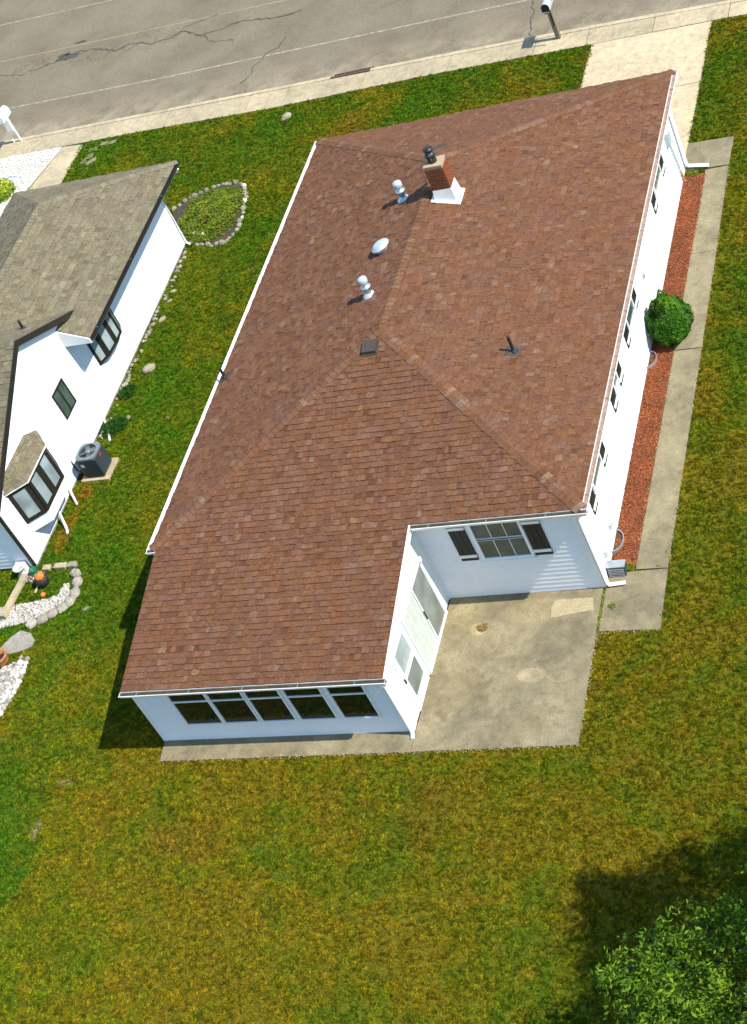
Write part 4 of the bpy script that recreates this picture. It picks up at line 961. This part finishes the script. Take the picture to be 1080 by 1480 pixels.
# air conditioner
ac = empty('air_conditioner', (-4.72, 5.29, 0)); tag(ac, 'dark grey air conditioning condenser with top fan on a concrete pad by the white wall', 'air conditioner')
MB().box(-.42, .40, -.36, .38, -.02, .07).build('pad', M['pave'], ac, bevel=.01)
MB().box(-.27, .27, -.27, .27, .07, .68).build('body', M['ac_grey'], ac, bevel=.04)
m = MB()
for k in range(13):
    z = .12+k*.042
    m.box(-.282, .282, -.282, -.270, z, z+.012); m.box(.270, .282, -.282, .282, z, z+.012); m.box(-.282, -.270, -.282, .282, z, z+.012); m.box(-.282, .282, .270, .282, z, z+.012)
tag(m.build('louvre', M['ac_grey'], ac), kind='stuff')
m = MB(); n = 28
def sq(a, r): 
    c, s = math.cos(a), math.sin(a); k = (abs(c)**5+abs(s)**5)**(-1/5); return c*k*r, s*k*r
o0 = [sq(2*math.pi*k/n, .295) for k in range(n)]; i0 = [(.235*math.cos(2*math.pi*k/n), .235*math.sin(2*math.pi*k/n)) for k in range(n)]
for k in range(n):
    j = (k+1) % n
    m.hull_prism([Vector((*o0[k], .68)), Vector((*o0[j], .68)), Vector((*i0[j], .68)), Vector((*i0[k], .68))], [Vector((*o0[k], .725)), Vector((*o0[j], .725)), Vector((*i0[j], .74)), Vector((*i0[k], .74))])
m.build('top_cover', M['ac_top'], ac)
MB().lathe((0, 0, .69), [(.23, 0), (.01, .001)], 24).build('fan_well', M['black'], ac)
for k in range(4):
    m = MB(); Mx = Matrix.Translation((0, 0, .71)) @ Matrix.Rotation(k*math.pi/2+.4, 4, 'Z') @ Matrix.Rotation(.25, 4, 'X'); m.box(.05, .21, -.05, .06, -.003, .003, M=Mx); m.build('fan_blade', M['ac_top'], ac)
MB().lathe((0, 0, .71), [(.075, 0), (.075, .025), (.04, .04), (.005, .042)], 16).build('fan_hub', M['ac_top'], ac, True)
m = MB()
for r in (.10, .14, .18, .215):
    m.tube([(r*math.cos(2*math.pi*k/24), r*math.sin(2*math.pi*k/24), .742) for k in range(25)], .003, 5, False)
m.build('fan_guard', M['dark_metal'], ac)
MB().box(.283, .287, -.05, .06, .55, .62).build('label', M['red'], ac); MB().box(-.20, -.10, -.287, -.283, .45, .55).build('service_plate', M['galv'], ac)
MB().tube([(-.25, -.15, .25), (-.40, -.18, .2), (-.55, -.1, .25), (-.60, -.05, .5)], .022, 8).build('refrigerant_line', M['black'], ac)

# garden corner of the neighbour
MBx = empty('garden_edging', (-4.3, 1.2, 0)); tag(MBx, 'curved double row of grey and white edging stones round the neighbour planting bed', 'stone edging')
eo = Vector((-4.3, 1.2, 0))
arc = [(-4.19, 1.95), (-3.96, 1.75), (-3.87, 1.42), (-3.83, 1.10), (-3.94, .89), (-4.14, .73), (-4.34, .57), (-4.57, .44), (-4.83, .34)]
k = 0
for (a, b_), (c, d_) in zip(arc[:-1], arc[1:]):
    L = math.hypot(c-a, d_-b_)
    for j in range(max(1, round(L/.27))):
        n = max(1, round(L/.27)); x, y = a+(c-a)*(j+.5)/n, b_+(d_-b_)*(j+.5)/n; ang = math.atan2(d_-b_, c-a)
        rock(MBx, 'edging_stone', (x+4.3, y-1.2, -.02), .185, M['paver'], 400+k, (.95, .75, .6), ang); k += 1
for i, (x, y, w) in enumerate([(-4.98, 2.10, .2), (-4.60, 2.12, .34), (-4.27, 2.13, .22)]):
    MB().box(x-w/2+4.3, x+w/2+4.3, y-.08-1.2, y+.08-1.2, 0, .11).build('edging_block', M['pave'] if i != 2 else M['paver'], MBx, bevel=.02)
b = MB(); rnd = random.Random(77); gp = [(-4.15, 1.55), (-3.98, 1.2), (-4.1, 1.0), (-4.4, .75), (-4.9, .48), (-6.3, .2), (-6.3, .95), (-5.2, 1.05), (-4.6, 1.15), (-4.32, 1.25), (-4.3, 1.6)]
MB_ = MB().prism(gp, -.01, .016)
tag(MB_.build('gravel_bed', M['paver']), kind='structure')
def inside(x, y, P):
    c = False; j = len(P)-1
    for i in range(len(P)):
        if (P[i][1] > y) != (P[j][1] > y) and x < (P[j][0]-P[i][0])*(y-P[i][1])/(P[j][1]-P[i][1])+P[i][0]: c = not c
        j = i
    return c
def chips(name, P, n, rr, mat, seed, z=.02):
    rnd = random.Random(seed); b = MB(); xa, xb = min(p[0] for p in P), max(p[0] for p in P); ya, yb = min(p[1] for p in P), max(p[1] for p in P); c = 0
    while c < n:
        x, y = rnd.uniform(xa, xb), rnd.uniform(ya, yb)
        if not inside(x, y, P): continue
        r = rnd.uniform(*rr); t = rnd.random(); h = r*rnd.uniform(.5, 1.0); a = rnd.uniform(0, 6)
        lo = [(x+r*math.cos(a+k*1.57)*rnd.uniform(.7, 1.1), y+r*math.sin(a+k*1.57)*rnd.uniform(.7, 1.1), z) for k in range(4)]; tp = (x+rnd.uniform(-.3, .3)*r, y+rnd.uniform(-.3, .3)*r, z+h)
        for k in range(4): b.poly([lo[k], lo[(k+1) % 4], tp], t)
        c += 1
    return tag(b.build(name, mat), kind='stuff')
M['chip'] = None
def chipmat(nm='gravel_chip'):
    m = NT(nm); m.rough(.85); t = m.attr('tone'); m.col(m.ramp(t, [(0, (.13, .11, .08)), (.4, (.36, .33, .28)), (1, (.62, .58, .52))])); return m.m
M['chip'] = chipmat()
chips('gravel', gp, 2600, (.02, .045), M['chip'], 5)
wp = [(-4.38, -.62), (-4.30, -1.16), (-4.32, -1.6), (-4.40, -2.0), (-4.5, -2.3), (-6.6, -3.2), (-6.6, -.9), (-5.1, -.85)]
tag(MB().prism(wp, -.01, .016).build('stone_bed', M['paver']), kind='structure')
chips('white_gravel', wp, 2200, (.025, .055), M['chip'], 6)
we = empty('white_edging', (-4.4, -1.4, 0)); tag(we, 'row of rounded white stones edging the lawn at the left frame edge', 'stone edging')
k = 0
for (a, b_), (c, d_) in zip(wp[:4], wp[1:5]):
    for col_ in (0, .16):
        L = math.hypot(c-a, d_-b_); n = max(1, round(L/.15))
        for j in range(n):
            rock(we, 'white_stone', (a+(c-a)*j/n+4.4-col_-.03+rnd.uniform(-.02, .02), b_+(d_-b_)*j/n+1.4+rnd.uniform(-.03, .03), -.01), rnd.uniform(.06, .10), M['white_stone'] if k % 4 else M['paver'], 500+k, (1, .85, .8), k*.4); k += 1
tag(MB().prism([(-5.35, -.35), (-5.15, .02), (-4.95, .22), (-4.62, .12), (-4.42, -.10), (-4.45, -.3), (-4.72, -.42), (-5.1, -.48)], -.01, .035, .5).build('stepping_stone', M['paver'], None, bevel=.008), 'flat irregular grey flagstone between the two gravel beds at the left edge', 'flagstone')
# pumpkin planter
def pumpkin(parent, c, r, mat, name='pumpkin'):
    m = MB(); n = 24; N = 8
    for i in range(N+1):
        ph = math.pi*i/N
        for k in range(n):
            a = 2*math.pi*k/n; q = r*math.sin(ph)*(1-.12*abs(math.sin(a*4))); m.v.append((c[0]+q*math.cos(a), c[1]+q*math.sin(a), c[2]+r*.75*(math.cos(math.pi-ph)+1)-.02*math.sin(ph)))
    for i in range(N):
        for k in range(n): m.f.append((i*n+k, i*n+(k+1) % n, (i+1)*n+(k+1) % n, (i+1)*n+k)); m.t.append(.5)
    o = m.build(name, mat, parent, True); return o
pl = empty('planter', (-4.86, 1.62, 0)); tag(pl, 'round black planter pot holding a pumpkin on the grass by the white house corner', 'planter')
MB().lathe((0, 0, 0), [(.10, 0), (.15, .08), (.17, .20), (.16, .27), (.14, .27), (.13, .22)], 20).build('pot', M['black'], pl, True)
o = pumpkin(None, (-4.86, 1.62, .21), .135, M['orange']); tag(o, 'ridged orange pumpkin sitting on top of the black planter pot', 'pumpkin')
MB().tube([(-4.86, 1.62, .38), (-4.85, 1.63, .45)], [.02, .012], 6).build('stem', M['bark'], o)
o = pumpkin(None, (-4.76, 1.27, .0), .075, M['orange']); tag(o, 'tiny orange pumpkin on the ground below the black planter', 'pumpkin'); MB().tube([(-4.76, 1.27, .1), (-4.755, 1.275, .14)], [.01, .007], 6).build('stem', M['bark'], o)
o = tag(MB().lathe((-5.25, 1.95, 0), [(.03, 0), (.1, .02), (.12, .12), (.08, .2), (.10, .22), (.08, .22), (.05, .15)], 16).build('glazed_pot', M['green_glaze'], None, True), 'shiny green glazed pot at the foot of the dark corner downspout', 'plant pot')
bn = empty('garden_bench', (-5.55, 1.35, 0)); tag(bn, 'long weathered pale beam lying diagonally on the grass beside the round pedestal', 'beam')
MB().box(-.05, .10, -.75, .55, .05, .16, M=Matrix.Rotation(R(-4), 4, 'Z')).build('beam_top', M['pave'], bn, bevel=.015)
for y in (-.6, .4): MB().box(-.03, .08, y-.05, y+.05, 0, .05).build('foot', M['pave'], bn)
pd = empty('pedestal', (-5.62, 1.98, 0)); tag(pd, 'round white stone pedestal with a ring top beside the pale beam', 'pedestal')
MB().lathe((0, 0, 0), [(.14, 0), (.14, .04), (.07, .08), (.07, .22), (.15, .26), (.16, .31), (.12, .31), (.11, .28)], 20).build('bowl', M['white_stone'], pd, True)
tag(MB().box(-5.78, -5.50, 2.02, 2.17, .02, .30).build('storage_box', M['white_metal'], None, bevel=.02), 'small white storage box standing against the shaded end wall of the white house', 'box')
lg = empty('short_post', (-5.0, 1.55, 0)); tag(lg, 'short pale wooden stake leaning on the grass between pedestal and planter', 'stake')
MB().tube([(.02, .18, .14), (0, 0, .06), (-.03, -.2, .03)], .028, 8).build('shaft', M['pave'], lg)
L_ = [((rnd.uniform(-5.45, -5.0), rnd.uniform(1.70, 2.0), rnd.uniform(.02, .12)), (0, 0, 1), rnd.random()) for _ in range(220)]
tag(leaves('dry_plant', M['chip'], None, L_, .05, 8), 'low tangle of dry pinkish plants between the green pot and the black planter', 'plant')
bp_ = empty('clay_pot', (-5.03, -.72, 0)); tag(bp_, 'large orange brown clay pot at the left edge beside white stones', 'plant pot')
MB().lathe((0, 0, 0), [(.13, 0), (.19, .12), (.20, .22), (.22, .24), (.22, .29), (.18, .29), (.16, .15)], 20).build('pot', M['terracotta'], bp_, True)
MB().lathe((0, 0, .17), [(.165, 0), (.01, .01)], 16).build('soil', M['black'], bp_)
# dark leafy patches by neighbour wall
for i, (x, y, rx, ry, n, l) in enumerate([(-4.95, 6.85, .42, .38, 1500, 'dark leafy ground cover against the neighbour wall beyond the air conditioner'), (-5.0, 8.15, .25, .30, 700, 'smaller dark leafy clump against the neighbour wall below the bow window')]):
    L_ = []; q = 0
    while q < n:
        a = rnd.uniform(0, 6.28); r = math.sqrt(rnd.random()); L_.append(((x+rx*r*math.cos(a), y+ry*r*math.sin(a), .02+.14*rnd.random()*(1-r*r*.8)), (0, 0, 1), max(0, rnd.gauss(.1, .15)))); q += 1
    tag(leaves('ground_cover_plant', M['bushleaf'], None, L_, .06, 20+i, .3), l, 'plant')
# stones / rubble line at foot of the wall
rb = empty('rubble_border', (-5.1, 8, 0)); tag(rb, 'thin border of grey rubble stones along the foot of the neighbour wall', 'stone border')
rnd = random.Random(91)
for k in range(90):
    y = rnd.uniform(5.9, 14.0); rock(rb, 'rubble_stone', (-5.22+5.1+rnd.uniform(-.05, .08), y-8, 0), rnd.uniform(.03, .075), M['stone'] if rnd.random() < .6 else M['paver'], 700+k, (1, .8, .7), rnd.uniform(0, 3))
# neighbour gravel drive & concrete strip
gd = [(-20, 21.1), (-13.1, 20.86), (-12.2, 20.72), (-12.75, 18.4), (-13.0, 15.0), (-20, 15)]
tag(MB().prism(gd, -.02, .012).build('gravel_drive', M['white_stone']), kind='structure')
chips('drive_gravel', [(-17, 20.9), (-12.25, 20.7), (-12.8, 18.2), (-13.2, 17), (-17, 17)], 3500, (.03, .055), M['white_stone'], 9)
tag(MB().prism([(-12.15, 20.70), (-11.35, 20.6), (-11.4, 18.6), (-11.5, 15), (-12.9, 15), (-12.65, 18.4)], -.02, .024, .7).build('drive_strip', M['pave']), kind='structure')
for i, (x, y, l_, a, lb) in enumerate([(-10.32, 20.38, .58, -.05, 'pale plank lying flat on the grass beside the pavement'), (-10.85, 19.72, .55, 1.1, 'long pale board lying slanted on the grass behind the tan roof'), (-10.62, 19.52, .38, .7, 'shorter pale board beside the slanted one on the grass'), (-10.80, 20.18, .28, .1, 'small pale board near the concrete strip on the grass')]):
    tag(MB().box(-l_/2, l_/2, -.09, .09, .0, .03, M=Matrix.Translation((x, y, 0)) @ Matrix.Rotation(a, 4, 'Z')).build('board', M['walk'], None), lb, 'board', 'boards lying on the front lawn')
# yellow shrub at the left edge
yb = empty('yellow_shrub', (-13.6, 18.6, 0)); tag(yb, 'bright yellow green shrub at the left edge beside the white gravel', 'shrub')
L_ = []
for _ in range(2200):
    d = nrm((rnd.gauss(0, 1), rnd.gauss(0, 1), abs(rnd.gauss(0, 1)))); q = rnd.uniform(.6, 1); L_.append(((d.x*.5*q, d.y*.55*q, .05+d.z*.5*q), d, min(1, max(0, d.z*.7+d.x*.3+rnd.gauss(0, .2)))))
leaves('foliage', M['yellowleaf'], yb, L_, .08, 5, .3); MB().tube([(0, 0, 0), (0, 0, .3)], .03, 6).build('trunk', M['bark'], yb)
MB().tube([(-.2, 1.0, .04), (.35, .85, .04), (.6, .5, .04)], .02, 6).build('hoop_edging', M['white_metal'], yb)

# mailboxes
mbx = empty('mailbox', (4.59, 20.98, .02)); tag(mbx, 'white mailbox on a thick grey wooden post beside the driveway', 'mailbox')
MB().box(-.065, .065, -.065, .065, -.03, .98).build('post', M['wood'], mbx, bevel=.008)
MB().box(-.06, .06, -.30, .30, .98, 1.02).build('shelf', M['wood'], mbx)
m = MB(); pf = [(-.11, 0), (.11, 0), (.11, .12)]+[(.11*math.cos(a), .12+.11*math.sin(a)) for a in [math.pi*k/10 for k in range(1, 10)]]+[(-.11, .12)]
m.hull_prism([Vector((a, .32, 1.02+c)) for a, c in pf][::-1], [Vector((a, -.24, 1.02+c)) for a, c in pf][::-1]); m.build('box', M['galv_white'], mbx)
m = MB(); m.hull_prism([Vector((a*1.04, -.245, 1.02+c*1.03)) for a, c in pf], [Vector((a*1.04, -.262, 1.02+c*1.03)) for a, c in pf]); m.build('back_plate', M['dark_metal'], mbx)
MB().box(.075, .115, -.28, -.24, .55, .95).build('paper_tube', M['black'], mbx); MB().box(.112, .12, .1, .13, 1.12, 1.30).build('flag', M['red'], mbx)
mw = empty('mailbox', (-14.33, 21.63, .02)); tag(mw, 'white ornamental mailbox on a forked white post at the left edge of the street', 'mailbox')
for s in (-.13, .13): MB().tube([(s*1.1, 0, -.03), (s, 0, .42), (s*.55, 0, .52)], .035, 4).build('leg', WM, mw)
MB().box(-.12, .12, -.06, .06, .44, .92).build('post', WM, mw, bevel=.01)
m = MB(); m.hull_prism([Vector((a*1.35, .30, .92+c*1.3)) for a, c in pf][::-1], [Vector((a*1.35, -.30, .92+c*1.3)) for a, c in pf][::-1]); m.build('box', WM, mw)
MB().lathe((0, 0, 1.22), [(.05, 0), (.03, .05), (.06, .09), (.005, .15)], 10).build('finial', WM, mw, True)
MB().box(-.24, -.14, -.22, .1, .98, 1.05).build('side_wing', WM, mw)

# ---------------------------------------------------------------- grass tufts (stuff)
t = MB(); rnd = random.Random(2)
for k in range(13):
    a = rnd.uniform(0, 6.28); r = rnd.uniform(0, .035); x, y = r*math.cos(a), r*math.sin(a); h = rnd.uniform(.022, .045); w = rnd.uniform(.0035, .006)
    b2 = rnd.uniform(0, 6.28); dx, dy = math.cos(b2), math.sin(b2); l = rnd.uniform(.012, .035)
    t.poly([(x-dy*w, y+dx*w, -.004), (x+dy*w, y-dx*w, -.004), (x+dx*l*.6+dy*w*.6, y+dy*l*.6-dx*w*.6, h*.75), (x+dx*l*1.3, y+dy*l*1.3, h), (x+dx*l*.6-dy*w*.6, y+dy*l*.6+dx*w*.6, h*.75)])
me = bpy.data.meshes.new('tuft'); me.from_pydata(t.v, [], t.f); me.materials.append(M['blade'])
rs = np.random.default_rng(4)
vis = [(-21, 33), (-19, 14), (-9.5, 2), (-2.2, -10.6), (14.2, -10.2), (11.8, 21)]
N_ = 330000
X = rs.uniform(-21, 14.2, N_); Y = rs.uniform(-10.6, 20.8, N_)
def npin(X, Y, P):
    P = np.array(P); c = np.zeros(len(X), bool); j = len(P)-1
    for i in range(len(P)):
        with np.errstate(divide='ignore', invalid='ignore'):
            k = ((P[i, 1] > Y) != (P[j, 1] > Y)) & (X < (P[j, 0]-P[i, 0])*(Y-P[i, 1])/(P[j, 1]-P[i, 1])+P[i, 0])
        c ^= k; j = i
    return c
keep = npin(X, Y, vis)
keep &= Y < np.interp(X, [-60, -13, -9.3, -4.3, .24, 5.5, 9.4, 60], [22.0, 20.80, 20.71, 20.46, 20.50, 20.33, 20.25, 17.7])-.045+rs.normal(0, .012, N_)
jt = lambda: rs.normal(0, .012, N_)
def rect(x0, x1, y0, y1): return (X+jt() > x0) & (X+jt() < x1) & (Y+jt() > y0) & (Y+jt() < y1)
for r in ((.34, 9.09, .3, 13.7), (.15, 5.9, -3.05, .4), (9.1, 9.66, .68, 13.37), (9.64, 10.24, .68, 13.52), (9.10, 10.36, -.93, .66), (9.05, 10.22, 13.55, 14.75), (5.72, 9.06, 13.6, 20.3), (5.8, 9.14, -3.58, .25), (.13, 5.85, -3.62, -2.9),
          (-20, -5.32, 2.2, 14.3), (-5.1, -4.3, 4.94, 5.68), (-13, -11.42, 14, 21), (-25, -12.3, 14, 21.5)): keep &= ~rect(*r)
for P in (isl+[(-5.6, 14.9), (-6.3, 15.6)], gp, wp, [(-5.35, -.35), (-5.15, .02), (-4.62, .12), (-4.42, -.10), (-4.72, -.42)]): keep &= ~npin(X, Y, P)
X, Y = X[keep], Y[keep]
gme = bpy.data.meshes.new('grass'); gme.from_pydata(np.stack([X, Y, np.zeros(len(X))], 1).tolist(), [], [])
grass = link(bpy.data.objects.new('grass', gme)); tag(grass, 'short mown grass covering the lawns round both houses', 'grass', kind='stuff')
tuft_o = bpy.data.objects.new('tuft', me)
ng = bpy.data.node_groups.new('grass_tufts', 'GeometryNodeTree')
ng.interface.new_socket('Geometry', in_out='INPUT', socket_type='NodeSocketGeometry'); ng.interface.new_socket('Geometry', in_out='OUTPUT', socket_type='NodeSocketGeometry')
gi = ng.nodes.new('NodeGroupInput'); go = ng.nodes.new('NodeGroupOutput'); ip = ng.nodes.new('GeometryNodeInstanceOnPoints')
ob = ng.nodes.new('GeometryNodeObjectInfo'); ob.inputs['Object'].default_value = tuft_o; ob.inputs['As Instance'].default_value = True
rv = ng.nodes.new('FunctionNodeRandomValue'); rv.data_type = 'FLOAT_VECTOR'; rv.inputs[0].default_value = (-.15, -.15, 0); rv.inputs[1].default_value = (.15, .15, 6.283)
rv2 = ng.nodes.new('FunctionNodeRandomValue'); rv2.data_type = 'FLOAT'; rv2.inputs[2].default_value = .6; rv2.inputs[3].default_value = 1.35
for a, c in ((gi.outputs[0], ip.inputs['Points']), (ob.outputs['Geometry'], ip.inputs['Instance']), (rv.outputs[0], ip.inputs['Rotation']), (rv2.outputs[1], ip.inputs['Scale']), (ip.outputs[0], go.inputs[0])): ng.links.new(a, c)
md = grass.modifiers.new('tufts', 'NODES'); md.node_group = ng
